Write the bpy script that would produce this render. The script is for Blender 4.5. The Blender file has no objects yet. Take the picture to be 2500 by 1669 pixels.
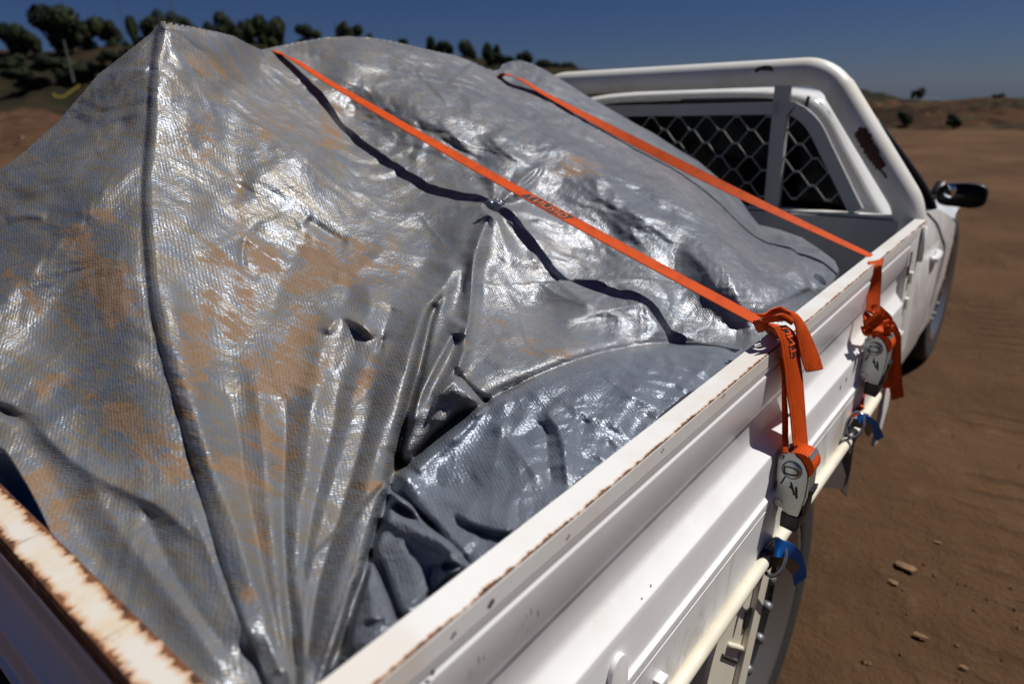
import bpy, bmesh, math, random
import numpy as np
from mathutils import Vector, Matrix
random.seed(7); rng = np.random.RandomState(11)
S = bpy.context.scene; COL = S.collection
# ---------------------------------------------------------------- camera
CZ = 1.515
def _unit(v): v = np.array(v, float); return v/np.linalg.norm(v)
F_ = 1655.0; CC = np.array([1250., 834.5])
_Y = _unit([2691-1250, 179-834.5, F_]); _X = -_unit([-888-1250, 314-834.5, F_])
_Y = _unit(_Y - _X*np.dot(_X, _Y)); _Z = np.cross(_X, _Y)
ROT = np.stack([_X, _Y, _Z], 0)
cam_d = bpy.data.cameras.new('camera'); cam = bpy.data.objects.new('camera', cam_d); COL.objects.link(cam)
Mx = Matrix(((ROT[0,0], -ROT[0,1], -ROT[0,2], 0), (ROT[1,0], -ROT[1,1], -ROT[1,2], 0), (ROT[2,0], -ROT[2,1], -ROT[2,2], CZ), (0,0,0,1)))
cam.matrix_world = Mx
cam_d.sensor_width = 36; cam_d.lens = F_/2500*36; cam_d.clip_start = .02; cam_d.clip_end = 9000
cam_d.dof.use_dof = True; cam_d.dof.focus_distance = 1.12; cam_d.dof.aperture_fstop = 2.9
S.camera = cam
# ---------------------------------------------------------------- light
SUN = Vector((.35, .38, .86)).normalized()
world = bpy.data.worlds.new('World'); S.world = world; world.use_nodes = True
wn = world.node_tree; wn.nodes.clear()
wo = wn.nodes.new('ShaderNodeOutputWorld'); wb = wn.nodes.new('ShaderNodeBackground'); sky = wn.nodes.new('ShaderNodeTexSky')
sky.sky_type = 'NISHITA'; sky.sun_disc = False
sky.sun_elevation = math.asin(SUN.z); sky.sun_rotation = math.atan2(SUN.x, SUN.y)
sky.air_density = 1.0; sky.dust_density = 0.0; sky.ozone_density = 4.0; sky.altitude = 900
wb.inputs['Strength'].default_value = .055
tint = wn.nodes.new('ShaderNodeMix'); tint.data_type = 'RGBA'; tint.blend_type = 'MULTIPLY'; tint.inputs[0].default_value = 1
tint.inputs[7].default_value = (.225, .285, .475, 1)
wn.links.new(sky.outputs[0], tint.inputs[6]); wn.links.new(tint.outputs[2], wb.inputs[0]); wn.links.new(wb.outputs[0], wo.inputs[0])
sl = bpy.data.lights.new('sun', 'SUN'); so = bpy.data.objects.new('sun', sl); COL.objects.link(so)
sl.energy = 4.9; sl.angle = math.radians(.5); sl.color = (1, .965, .915)
so.rotation_euler = SUN.to_track_quat('Z', 'Y').to_euler()
S.view_settings.view_transform = 'Standard'; S.view_settings.look = 'None'
S.view_settings.exposure = 0; S.view_settings.gamma = 1; S.view_settings.use_curve_mapping = False
S.cycles.max_bounces = 6; S.cycles.use_denoising = True

# ---------------------------------------------------------------- surveying: sight lines from the camera point
def ray(px, py):
    v = ROT @ _unit([px/.9396-CC[0], py/.9396-CC[1], F_]); return v
def P(px, py, x=None, y=None, z=None, t=None):
    r = ray(px, py)
    if x is not None: t = x/r[0]
    elif y is not None: t = y/r[1]
    elif z is not None: t = (z-CZ)/r[2]
    return Vector((r[0]*t, r[1]*t, r[2]*t+CZ))
# ---------------------------------------------------------------- mesh helpers
def link(o, parent=None):
    COL.objects.link(o)
    if parent is not None: o.parent = parent
    return o
def tag(o, label=None, cat=None, group=None, kind=None):
    if label: o['label'] = label
    if cat: o['category'] = cat
    if group: o['group'] = group
    if kind: o['kind'] = kind
    return o
def empty(name, loc, label, cat, group=None):
    o = bpy.data.objects.new(name, None); COL.objects.link(o); o.location = loc
    return tag(o, label, cat, group)
def mesh(name, vs, fs, mat, parent=None, smooth=False, mats=None, fm=None):
    me = bpy.data.meshes.new(name)
    if parent is not None and parent.get('_abs', 1):
        off = world_loc(parent)
        vs = [(v[0]-off[0], v[1]-off[1], v[2]-off[2]) for v in vs]
    me.from_pydata([tuple(map(float, v)) for v in vs], [], fs)
    if mats:
        for m in mats: me.materials.append(m)
        me.polygons.foreach_set('material_index', fm)
    else: me.materials.append(mat)
    if smooth: me.polygons.foreach_set('use_smooth', [True]*len(me.polygons))
    me.update()
    return link(bpy.data.objects.new(name, me), parent)
def world_loc(o):
    l = Vector((0, 0, 0))
    while o is not None: l = l + Vector(o.location); o = o.parent
    return l
class MB:
    def __init__(s): s.v = []; s.f = []
    def add(s, vs, fs):
        n = len(s.v); s.v += [tuple(v) for v in vs]; s.f += [tuple(i+n for i in f) for f in fs]; return s
    def box(s, x0, x1, y0, y1, z0, z1):
        return s.add([(x0,y0,z0),(x1,y0,z0),(x1,y1,z0),(x0,y1,z0),(x0,y0,z1),(x1,y0,z1),(x1,y1,z1),(x0,y1,z1)],
              [(0,3,2,1),(4,5,6,7),(0,1,5,4),(1,2,6,5),(2,3,7,6),(3,0,4,7)])
    def tube(s, pts, r, n=12, cap=True, up=None):
        pts = [Vector(p) for p in pts]; rs = r if isinstance(r, (list, tuple)) else [r]*len(pts)
        T = []
        for i in range(len(pts)):
            a = pts[max(0, i-1)]; b = pts[min(len(pts)-1, i+1)]; T.append((b-a).normalized())
        u = Vector(up) if up else (Vector((0,0,1)) if abs(T[0].z) < .9 else Vector((1,0,0)))
        rings = []; u = (u - T[0]*u.dot(T[0])).normalized()
        for i, p in enumerate(pts):
            u = (u - T[i]*u.dot(T[i])).normalized(); w = T[i].cross(u)
            rings.append([p + (u*math.cos(2*math.pi*k/n) + w*math.sin(2*math.pi*k/n))*rs[i] for k in range(n)])
        vs = [v for R_ in rings for v in R_]; fs = []
        for i in range(len(pts)-1):
            for k in range(n): fs.append((i*n+k, i*n+(k+1) % n, (i+1)*n+(k+1) % n, (i+1)*n+k))
        if cap: fs.append(tuple(range(n-1, -1, -1))); fs.append(tuple((len(pts)-1)*n+k for k in range(n)))
        return s.add(vs, fs)
    def ribbon(s, pts, wdirs, w, th=.0012):
        pts = [Vector(p) for p in pts]; n = len(pts)
        if isinstance(wdirs, (Vector, tuple)): wdirs = [Vector(wdirs)]*n
        ws = w if isinstance(w, (list, tuple)) else [w]*n
        vs = []
        for i, p in enumerate(pts):
            t = (pts[min(n-1, i+1)]-pts[max(0, i-1)]).normalized(); d = Vector(wdirs[i]); d = (d-t*d.dot(t)).normalized()
            nn = t.cross(d)*th*.5; d = d*ws[i]*.5
            vs += [p-d-nn, p+d-nn, p+d+nn, p-d+nn]
        fs = []
        for i in range(n-1):
            a = i*4; b = a+4
            fs += [(a, a+1, b+1, b), (a+1, a+2, b+2, b+1), (a+2, a+3, b+3, b+2), (a+3, a, b, b+3)]
        fs += [(3, 2, 1, 0), ((n-1)*4, (n-1)*4+1, (n-1)*4+2, (n-1)*4+3)]
        return s.add(vs, fs)
    def lathe(s, prof, c, axis='x', n=48, closed=False):
        vs = []; fs = []; m = len(prof)
        for k in range(n):
            a = 2*math.pi*k/n
            for (h, r) in prof:
                if axis == 'x': vs.append((c[0]+h, c[1]+r*math.cos(a), c[2]+r*math.sin(a)))
                elif axis == 'z': vs.append((c[0]+r*math.cos(a), c[1]+r*math.sin(a), c[2]+h))
                else: vs.append((c[0]+r*math.cos(a), c[1]+h, c[2]+r*math.sin(a)))
        for k in range(n):
            k2 = (k+1) % n
            for i in range(m-1 if not closed else m):
                j = (i+1) % m; fs.append((k*m+i, k2*m+i, k2*m+j, k*m+j))
        return s.add(vs, fs)
    def prism(s, poly, d):   # poly 3D points, extruded along d
        n = len(poly); poly = [Vector(p) for p in poly]; d = Vector(d)
        return s.add(poly+[p+d for p in poly], [tuple(range(n-1,-1,-1)), tuple(range(n, 2*n))] + [(i, (i+1) % n, n+(i+1) % n, n+i) for i in range(n)])
    def build(s, name, mat, parent=None, smooth=False, bevel=0, seg=2, angle=None):
        o = mesh(name, s.v, s.f, mat, parent, smooth)
        bm = bmesh.new(); bm.from_mesh(o.data); bmesh.ops.recalc_face_normals(bm, faces=bm.faces)
        if bevel:
            es = [e for e in bm.edges if len(e.link_faces) == 2 and e.calc_face_angle(0) > .5]
            bmesh.ops.bevel(bm, geom=es, offset=bevel, segments=seg, profile=.7, affect='EDGES', clamp_overlap=True)
        if angle:
            for e in bm.edges:
                if len(e.link_faces) == 2: e.smooth = e.calc_face_angle(0) < angle
            for f in bm.faces: f.smooth = True
        bm.to_mesh(o.data); bm.free()
        return o
def smooth_path(pts, n=8):
    pts = [Vector(p) for p in pts]; out = []
    for i in range(len(pts)-1):
        p0 = pts[max(0, i-1)]; p1 = pts[i]; p2 = pts[i+1]; p3 = pts[min(len(pts)-1, i+2)]
        for k in range(n):
            t = k/n
            out.append(.5*((2*p1)+(p2-p0)*t+(2*p0-5*p1+4*p2-p3)*t*t+(3*p1-p0-3*p2+p3)*t**3))
    out.append(pts[-1]); return out
# ---------------------------------------------------------------- materials
class NT:
    def __init__(s, name):
        s.m = bpy.data.materials.new(name); s.m.use_nodes = True; s.t = s.m.node_tree; s.n = s.t.nodes; s.b = s.n['Principled BSDF']
    def new(s, typ, **k):
        n = s.n.new('ShaderNode'+typ)
        for a, v in k.items(): setattr(n, a, v)
        return n
    def put(s, sock, v):
        if hasattr(v, 'links') or isinstance(v, bpy.types.NodeSocket): s.t.links.new(v, sock)
        else:
            if isinstance(v, tuple) and len(v) == 3 and sock.type == 'RGBA': v = v+(1,)
            sock.default_value = v
    def set(s, **k):
        nm = dict(base='Base Color', rough='Roughness', metal='Metallic', spec='Specular IOR Level', coat='Coat Weight', normal='Normal', alpha='Alpha', trans='Transmission Weight', sheen='Sheen Weight')
        for a, v in k.items(): s.put(s.b.inputs[nm[a]], v)
        return s
    def math(s, op, a, b=0.5, c=None, clamp=False):
        n = s.new('Math', operation=op, use_clamp=clamp); s.put(n.inputs[0], a); s.put(n.inputs[1], b)
        if c is not None: s.put(n.inputs[2], c)
        return n.outputs[0]
    def mix(s, f, a, b, typ='MIX'):
        n = s.new('Mix', data_type='RGBA', blend_type=typ); s.put(n.inputs[0], f); s.put(n.inputs[6], a); s.put(n.inputs[7], b); return n.outputs[2]
    def ramp(s, v, lo, hi, a=0., b=1.):
        n = s.new('MapRange', interpolation_type='SMOOTHSTEP'); s.put(n.inputs[0], v)
        for i, q in enumerate((lo, hi, a, b)): s.put(n.inputs[i+1], q)
        return n.outputs[0]
    def co(s, scale=(1, 1, 1), rot=(0, 0, 0), loc=(0, 0, 0), which='Object'):
        t = s.new('TexCoord'); m = s.new('Mapping'); m.inputs['Scale'].default_value = scale; m.inputs['Rotation'].default_value = rot; m.inputs['Location'].default_value = loc
        s.t.links.new(t.outputs[which], m.inputs[0]); return m.outputs[0]
    def noise(s, vec, scale, detail=4, rough=.55, dist=0, out=0):
        n = s.new('TexNoise'); s.put(n.inputs['Vector'], vec); n.inputs['Scale'].default_value = scale; n.inputs['Detail'].default_value = detail
        n.inputs['Roughness'].default_value = rough; n.inputs['Distortion'].default_value = dist; return n.outputs[out]
    def sep(s, vec):
        n = s.new('SeparateXYZ'); s.put(n.inputs[0], vec); return n.outputs
    def bump(s, h, strength=.3, dist=.01, normal=None):
        n = s.new('Bump'); s.put(n.inputs['Height'], h); n.inputs['Strength'].default_value = strength; n.inputs['Distance'].default_value = dist
        if normal is not None: s.put(n.inputs['Normal'], normal)
        return n.outputs[0]
def simple(name, col, rough=.5, metal=0., nz=0, nzs=60, bump=0, **k):
    t = NT(name); c = col
    if nz:
        f = t.noise(t.co(), nzs, 5); c = t.mix(t.ramp(f, .3, .7), tuple(v*(1-nz) for v in col), tuple(min(1, v*(1+nz)) for v in col))
    t.set(base=c, rough=rough, metal=metal, **k)
    if bump: t.set(normal=t.bump(t.noise(t.co(), nzs*2, 4), bump, .002))
    return t.m
def white_paint(name, base=(.80, .80, .795), stain=.3, stain_col=(.50, .43, .32), edges=None, rough=.32, amount=1.0, streak=False, chips=.5, streak2=False):
    """painted steel with grime; edges = (axis, [coords], width): rust creeping in from those edges"""
    t = NT(name); c = t.co()
    n1 = t.noise(c, 7, 6, .6); n2 = t.noise(c, 60, 5, .6)
    if streak: n1 = t.noise(t.co((1.5, 2.6, 1.3)), 3.4, 7, .62, .8)
    g = t.math('MULTIPLY', t.ramp(n1, .42, .68), stain)
    col = t.mix(g, base, stain_col)
    sp = t.ramp(t.noise(c, 170, 2), .74, .78); col = t.mix(t.math('MULTIPLY', sp, chips), col, (.16, .12, .09))
    if edges:
        ax, cs, w = edges; o = t.sep(c)[ax]; f = None
        for q in cs:
            d = t.math('DIVIDE', t.math('ABSOLUTE', t.math('SUBTRACT', o, q)), w)
            e = t.math('SUBTRACT', 1., d, clamp=True); f = e if f is None else t.math('MAXIMUM', f, e)
        s_ = [20, 20, 20]; s_[ax] = 4
        na = t.noise(t.co(tuple(s_)), 3.2, 7, .72, .4)
        nb = t.noise(t.co(tuple(s_)), .55, 3, .5)
        nn = t.math('ADD', t.math('MULTIPLY', na, .75), t.math('MULTIPLY', nb, .35))
        r = t.math('ADD', t.math('MULTIPLY', f, .42), nn)
        halo = t.ramp(r, 1.0-.16*amount-.12, 1.0-.16*amount+.06); core = t.ramp(r, 1.0-.13*amount, 1.0-.13*amount+.035)
        col = t.mix(t.math('MULTIPLY', halo, .75), col, (.50, .24, .08))
        rustc = t.mix(t.ramp(n2, .35, .65), (.06, .022, .012), (.19, .07, .025))
        if streak2:
            sk = t.ramp(t.noise(t.co((34, 7, 7)), 1.6, 6, .7, .6), .56, .68); core = t.math('MAXIMUM', core, t.math('MULTIPLY', sk, t.ramp(t.noise(c, 9, 4), .45, .6, .15, .95)))
        col = t.mix(core, col, rustc)
        t.set(rough=t.ramp(core, 0, 1, rough, .9), normal=t.bump(core, -.5, .001))
    else: t.set(rough=t.ramp(g, 0, .4, rough, .6))
    t.set(base=col)
    return t.m
M = {}
M['lip'] = white_paint('lip paint', base=(.70, .69, .67), stain=.5, stain_col=(.55, .45, .34), chips=.9)
M['panel'] = white_paint('panel paint', stain=.16, rough=.28)
M['rail'] = white_paint('rail paint', base=(.74, .735, .72), stain=.35, stain_col=(.58, .48, .36), edges=(0, [-.3505+1.3], .0085), amount=.75)
M['tailrail'] = white_paint('rusty rail paint', base=(.62, .59, .53), stain=.8, stain_col=(.60, .45, .26), edges=(1, [.1195-1.4, .1575-1.4], .018), amount=1.2, streak2=True)
M['cream'] = white_paint('cream paint', base=(.68, .64, .52), stain=.45, rough=.5)
M['sill'] = white_paint('dirty sill paint', base=(.70, .70, .69), stain=.8, stain_col=(.44, .38, .29), rough=.4, streak=True)
M['bar'] = white_paint('bar paint', base=(.70, .69, .65), stain=.45, stain_col=(.55, .50, .40), rough=.42)
M['body'] = white_paint('body paint', base=(.72, .725, .73), stain=.2, rough=.12, chips=.15)
M['glass'] = simple('dark glass', (.003, .004, .004), .12, spec=.08)
M['black'] = simple('black plastic', (.012, .012, .013), .38)
M['rubber'] = simple('tyre rubber', (.026, .023, .021), .75, nz=.3)
M['chrome'] = simple('dull chrome', (.30, .31, .32), .27, .8)
M['steel'] = simple('zinc steel', (.50, .52, .52), .38, .85, nz=.12, nzs=90)
M['dark'] = simple('dark metal', (.02, .02, .021), .5, .3)
M['mesh'] = simple('shade-toned mesh paint', (.22, .23, .23), .5, nz=.15)  # base darkened like the headboard frame, its shade put into the colour
M['underside'] = simple('underside', (.03, .027, .025), .8)
M['rust'] = simple('bare rust', (.075, .03, .018), .9, nz=.4, nzs=120, bump=.4)
M['flap'] = simple('dusty rubber flap', (.06, .045, .033), .85, nz=.3)
M['brown'] = simple('dark grime', (.05, .04, .03), .8)
M['grey'] = white_paint('shade-toned grey paint', base=(.36, .37, .38), stain=.3)  # white paint greyed so the base colour carries the shade on rear-facing headboard parts
M['blue'] = simple('blue plastic', (.02, .24, .80), .35, nz=.25, nzs=30)
def webbing(name, colr, w, rib=1400., stitch=True):
    t = NT(name); uv = t.new('UVMap'); s = t.sep(uv.outputs[0])   # u along the strap in metres, v across in metres
    r = t.math('SINE', t.math('MULTIPLY', s[0], rib)); r = t.math('ADD', r, t.math('MULTIPLY', t.math('SINE', t.math('MULTIPLY', s[1], 5000)), .25))
    col = t.mix(t.ramp(t.noise(t.co(), 35, 5, .6), .45, .75), colr, tuple(v*.62 for v in colr))
    col = t.mix(t.ramp(r, -1, -.1, .75, 0), col, tuple(v*.5 for v in colr))
    if stitch:
        d = t.math('ABSOLUTE', t.math('SUBTRACT', t.math('ABSOLUTE', s[1]), w*.36))
        line = t.ramp(d, .0005, .0009, 1, 0); dash = t.ramp(t.math('SINE', t.math('MULTIPLY', s[0], 1150)), -.25, .1)
        col = t.mix(t.math('MULTIPLY', line, dash), col, (.03, .012, .01))
    t.set(base=col, rough=.62, normal=t.bump(r, .4, .0005), spec=.15)
    return t.m
M['orange'] = webbing('orange webbing', (.60, .070, .003), .042)
M['bluew'] = webbing('blue webbing', (.015, .17, .62), .03, stitch=False)
M['print'] = simple('printed ink', (.012, .009, .009), .7)
M['inkorange'] = simple('woven letter orange', (.75, .10, .01), .65)
# ================================================================ ground and far land
def pnoise(x, y, seed=0):
    x = np.asarray(x, float); y = np.asarray(y, float)
    xi = np.floor(x).astype(np.int64); yi = np.floor(y).astype(np.int64); xf = x-xi; yf = y-yi
    def g(ix, iy):
        h = (ix*374761393 + iy*668265263 + seed*1442695041) & 0xffffffff
        h = ((h ^ (h >> 13))*1274126177) & 0xffffffff; h = h ^ (h >> 16)
        a = (h & 0xffff)/65536.*2*np.pi; return np.cos(a), np.sin(a)
    def d(ix, iy, fx, fy): a, b = g(ix, iy); return a*fx+b*fy
    u = xf**3*(xf*(xf*6-15)+10); v = yf**3*(yf*(yf*6-15)+10)
    a = d(xi, yi, xf, yf); b = d(xi+1, yi, xf-1, yf); c = d(xi, yi+1, xf, yf-1); e = d(xi+1, yi+1, xf-1, yf-1)
    return ((a+(b-a)*u)+((c+(e-c)*u)-(a+(b-a)*u))*v)*1.4
def fbm(x, y, o=4, seed=0, gain=.5):
    s = 0; a = 1; f = 1
    for k in range(o): s = s+a*pnoise(x*f, y*f, seed+k*17); a *= gain; f *= 2.03
    return s
def grid_faces(nu, nv, wrap=False):
    i = np.arange(nu-1)[:, None]; j = np.arange(nv if wrap else nv-1)[None, :]; j2 = (j+1) % nv
    a = i*nv+j; b = i*nv+j2; c = (i+1)*nv+j2; d = (i+1)*nv+j
    return np.stack([a, b, c, d], -1).reshape(-1, 4)
def np_mesh(name, V, Fq, mat, parent=None, smooth=True):
    me = bpy.data.meshes.new(name); V = np.asarray(V, np.float32); Fq = np.asarray(Fq, np.int32)
    me.vertices.add(len(V)); me.vertices.foreach_set('co', V.ravel())
    me.loops.add(Fq.size); me.loops.foreach_set('vertex_index', Fq.ravel())
    me.polygons.add(len(Fq)); me.polygons.foreach_set('loop_start', np.arange(len(Fq))*Fq.shape[1])
    me.polygons.foreach_set('use_smooth', [smooth]*len(Fq))
    me.materials.append(mat); me.update(calc_edges=True); me.validate()
    return link(bpy.data.objects.new(name, me), parent)
def skyel(pts):   # skyline given as directions -> (azimuth, elevation tangent)
    L = []
    for x, y in pts:
        r = ray(x, y); L.append((math.atan2(-r[0], r[1]), r[2]/math.hypot(r[0], r[1])))
    return sorted(L)
t = NT('dirt ground')
c = t.co()
n1 = t.noise(c, .55, 6, .6); n2 = t.noise(c, 9, 8, .65); n3 = t.noise(t.co((1, 3.5, 1)), 5, 6, .6)
col = t.mix(t.ramp(n1, .35, .68), (.076, .041, .021), (.122, .067, .034))
col = t.mix(t.ramp(n3, .5, .72, 0, .55), col, (.06, .038, .022))
col = t.mix(t.ramp(n2, .55, .8, 0, .5), col, (.19, .13, .075))
col = t.mix(t.ramp(t.noise(c, 75, 3), .66, .74, 0, .8), col, (.05, .032, .02))
h = t.math('ADD', n2, t.math('MULTIPLY', t.noise(c, 55, 6, .7), .35))
ta = P(2310, 1050, z=0); tb = P(2262, 620, z=0); td = (tb-ta).normalized(); sp_ = t.sep(c)
al = t.math('ADD', t.math('MULTIPLY', sp_[0], td.x), t.math('MULTIPLY', sp_[1], td.y)); ac = t.math('SUBTRACT', t.math('MULTIPLY', sp_[0], td.y), t.math('MULTIPLY', sp_[1], td.x))
ac = t.math('ABSOLUTE', t.math('ADD', t.math('SUBTRACT', ac, ta.x*td.y-ta.y*td.x), t.math('MULTIPLY', t.math('SUBTRACT', n1, .5), .5)))
tw = t.math('MULTIPLY', t.ramp(t.math('SINE', t.math('ADD', t.math('MULTIPLY', al, 48), t.math('MULTIPLY', n2, 5))), .1, .8), t.math('MULTIPLY', t.ramp(ac, .08, .20, 1, 0), t.ramp(t.noise(c, 1.3, 4), .42, .6)))
col = t.mix(t.math('MULTIPLY', tw, .40), col, (.035, .021, .012))
h = t.math('SUBTRACT', h, t.math('MULTIPLY', tw, .16))
t.set(base=col, rough=.95, spec=.1, normal=t.bump(h, .9, .035)); M['dirt'] = t.m
t = NT('far dirt'); c = t.co()
col = t.mix(t.ramp(t.noise(c, .22, 7, .65), .42, .62), (.022, .013, .007), (.075, .034, .017))
col = t.mix(t.ramp(t.noise(c, .9, 6, .7), .52, .62), col, (.045, .042, .02))
col = t.mix(t.ramp(t.noise(c, 1.6, 4), .66, .72), col, (.17, .09, .05))
t.set(base=col, rough=1., spec=.1); M['bank'] = t.m
t = NT('scrub hillside'); c = t.co()
col = t.mix(t.ramp(t.noise(c, .12, 7, .65), .4, .6), (.014, .013, .007), (.034, .022, .012))
col = t.mix(t.ramp(t.noise(c, .7, 6, .7), .5, .65), col, (.012, .014, .006))
ln = t.new('VectorMath', operation='LENGTH'); t.put(ln.inputs[0], c)
col = t.mix(t.ramp(t.math('ADD', ln.outputs['Value'], t.math('MULTIPLY', t.noise(c, .25, 5), 22)), 58, 66, 1, 0), col, t.mix(t.ramp(t.noise(c, 1.1, 7, .7), .4, .65), (.055, .028, .015), (.10, .056, .032)))
t.set(base=col, rough=1., spec=.1); M['hill'] = t.m
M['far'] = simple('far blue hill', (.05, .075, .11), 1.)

rr_ = np.concatenate([np.linspace(.02, 12, 110), np.geomspace(12.3, 6000, 70)])
th = np.linspace(0, 2*np.pi, 361)[:-1]
R_, T_ = np.meshgrid(rr_, th, indexing='ij'); X = -R_*np.sin(T_); Y = R_*np.cos(T_)
Z = .014*fbm(X*1.3, Y*1.3, 3, 3)+.006*fbm(X*5, Y*5, 3, 9)
Z += -np.clip(R_-44, 0, 1e9)*.04
Z[R_ < .3] = 0
o = np_mesh('ground', np.stack([X, Y, Z], -1).reshape(-1, 3), grid_faces(len(rr_), 360, True), M['dirt']); tag(o, kind='structure')
def sector(name, pts, r0, r1, mat, drop, nz=.5, nr=60, nt=300, ex=1.0, seed=5, back=1.6, front=True, nscale=.35):
    L = skyel(pts); az = np.array([a for a, e in L]); el = np.array([e for a, e in L])
    A = np.linspace(az[0], az[-1], nt); E_ = np.interp(A, az, el)
    rs = np.concatenate([np.linspace(r0, r1, nr), np.linspace(r1*1.02, r1*back, 8)])
    Rg, Ag = np.meshgrid(rs, A, indexing='ij'); Eg = np.broadcast_to(E_, Rg.shape)
    top = CZ+r1*Eg
    s = np.clip((Rg-r0)/(r1-r0), 0, 1); s = s**ex; s = s*s*(3-2*s)*.35+s*.65
    Zz = drop*(1-s)+top*s
    Zz = Zz - np.clip(Rg-r1, 0, 1e9)*.12
    X = -Rg*np.sin(Ag); Y = Rg*np.cos(Ag)
    k = np.sin(np.clip((Rg-r0)/(r1-r0), 0, 1)*np.pi)
    Zz += nz*fbm(X*nscale, Y*nscale, 4, seed)*(k+.12)
    ef = np.clip(np.minimum(Ag-A[0], A[-1]-Ag)/.22, 0, 1); ef = ef*ef*(3-2*ef); base_ = np.where(Rg > 44, -(Rg-44)*.04-1.5, -.6); Zz = base_*(1-ef)+Zz*ef
    o = np_mesh(name, np.stack([X, Y, Zz], -1).reshape(-1, 3), grid_faces(len(rs), nt), mat); tag(o, kind='structure')
    return o
HILL = [(-2200, 150), (-900, 130), (-300, 120), (0, 116), (110, 118), (230, 110), (330, 100), (520, 104), (640, 98), (700, 110), (800, 108), (900, 118), (1000, 122), (1100, 136), (1200, 146), (1330, 160), (1500, 190), (1700, 205), (2100, 225), (2500, 240)]
hill = sector('hillside', HILL, 26, 125, M['hill'], -.25, 1.3, seed=8, ex=1.15, nscale=.12)
BANK = [(900, 235), (1600, 240), (1900, 236), (1990, 230), (2040, 227), (2100, 229), (2170, 232), (2230, 224), (2290, 222), (2380, 228), (2500, 225), (2700, 232), (3200, 240), (4200, 250)]
bank = sector('dirt_bank', BANK, 26, 42, M['bank'], -.02, .30, nr=50, nt=260, seed=2, nscale=.9)
FAR = [(300, 230), (1500, 215), (1960, 224), (2000, 221), (2030, 223), (2060, 231), (2120, 226), (2150, 225), (2170, 232), (2330, 228), (2350, 226), (2450, 232), (2800, 236), (3400, 235), (4500, 240)]
far = sector('distant_hills', FAR, 1500, 2600, M['far'], -110, 6, seed=4, nscale=.002)
L_ = skyel(HILL); HA = [a for a, e in L_]; HE = [e for a, e in L_]
# ================================================================ trees
def leaf_mat(name, a, b):
    t = NT(name); inf = t.new('ObjectInfo')
    n = t.noise(t.co(), 1.2, 4); c = t.mix(t.ramp(n, .35, .65), a, b)
    t.set(base=c, rough=.7, spec=.25); return t.m
M['leafdark'] = leaf_mat('dark leaves', (.010, .018, .007), (.026, .040, .013))
M['leafmid'] = leaf_mat('olive leaves', (.014, .022, .007), (.048, .062, .019))
M['bark'] = simple('bark', (.07, .055, .045), .9, nz=.3, nzs=8)
def crown_mesh(name, seed, mat, n=4200, flat=.75):
    r = np.random.RandomState(seed)
    nl = r.randint(6, 10); C_ = np.stack([r.uniform(-.62, .62, nl), r.uniform(-.62, .62, nl), r.uniform(-.45, .62, nl)], 1); C_[0] = (0, 0, .35)
    rad = r.uniform(.28, .5, nl)
    w = r.randint(0, nl, n); d = r.normal(size=(n, 3)); d /= np.linalg.norm(d, axis=1)[:, None]
    p = C_[w]+d*(rad[w]*r.uniform(.55, 1.05, n)**.5)[:, None]
    p[:, 2] *= flat
    a = r.normal(size=(n, 3)); a /= np.linalg.norm(a, axis=1)[:, None]; b = np.cross(a, d); b /= np.linalg.norm(b, axis=1)[:, None]+1e-9
    s = r.uniform(.035, .085, n)[:, None]
    V = np.stack([p-a*s, p+b*s*.7, p+a*s, p-b*s*.7], 1).reshape(-1, 3)
    me = bpy.data.meshes.new(name); me.from_pydata(V.tolist(), [], np.arange(4*n).reshape(-1, 4).tolist()); me.materials.append(mat); return me
def trunk_mesh(name, seed):
    r = random.Random(seed); b = MB()
    b.tube([(0, 0, 0), (.03, 0, .5), (-.02, .03, 1.0)], [.07, .05, .035], 7)
    for k in range(4):
        a = k*1.6+r.random(); b.tube([(0, 0, .55+.08*k), (math.cos(a)*.25, math.sin(a)*.25, .9+.08*k), (math.cos(a)*.5, math.sin(a)*.5, 1.2+.1*k)], [.03, .02, .008], 5)
    me = bpy.data.meshes.new(name); me.from_pydata([tuple(v) for v in b.v], [], b.f); me.materials.append(M['bark']); return me
CR = {k: [crown_mesh('crown', 10*i+j, M[k]) for j in range(4)] for i, k in enumerate(('leafdark', 'leafmid'))}
TR = [trunk_mesh('trunk', j) for j in range(3)]
def tree(px, top, w, h, dist, kind, label, group, cat='tree', base=None):
    r = ray(px, top); az = math.atan2(-r[0], r[1]); hd = math.hypot(r[0], r[1])
    x, y = r[0]/hd*dist, r[1]/hd*dist; ztop = CZ+r[2]/hd*dist
    Wm = w/1555.*dist; Hm = h/1555.*dist
    zb = base if base is not None else ztop-Hm*1.25
    n = 'tree' if cat == 'tree' else 'bush'
    e = empty(n, (x, y, zb), label, cat, group); e.rotation_euler = (0, 0, rng.uniform(0, 6))
    c = bpy.data.objects.new('crown', CR[kind][rng.randint(4)]); link(c, e); cz = ztop-Hm*.46-zb
    c.location = (0, 0, cz); c.scale = (Wm*.54, Wm*.54, Hm*.72)
    t_ = bpy.data.objects.new('trunk', TR[rng.randint(3)]); link(t_, e); t_.scale = (Wm*.7, Wm*.7, max(.3, cz))
    return e
G1 = 'trees along the hilltop skyline'
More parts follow.
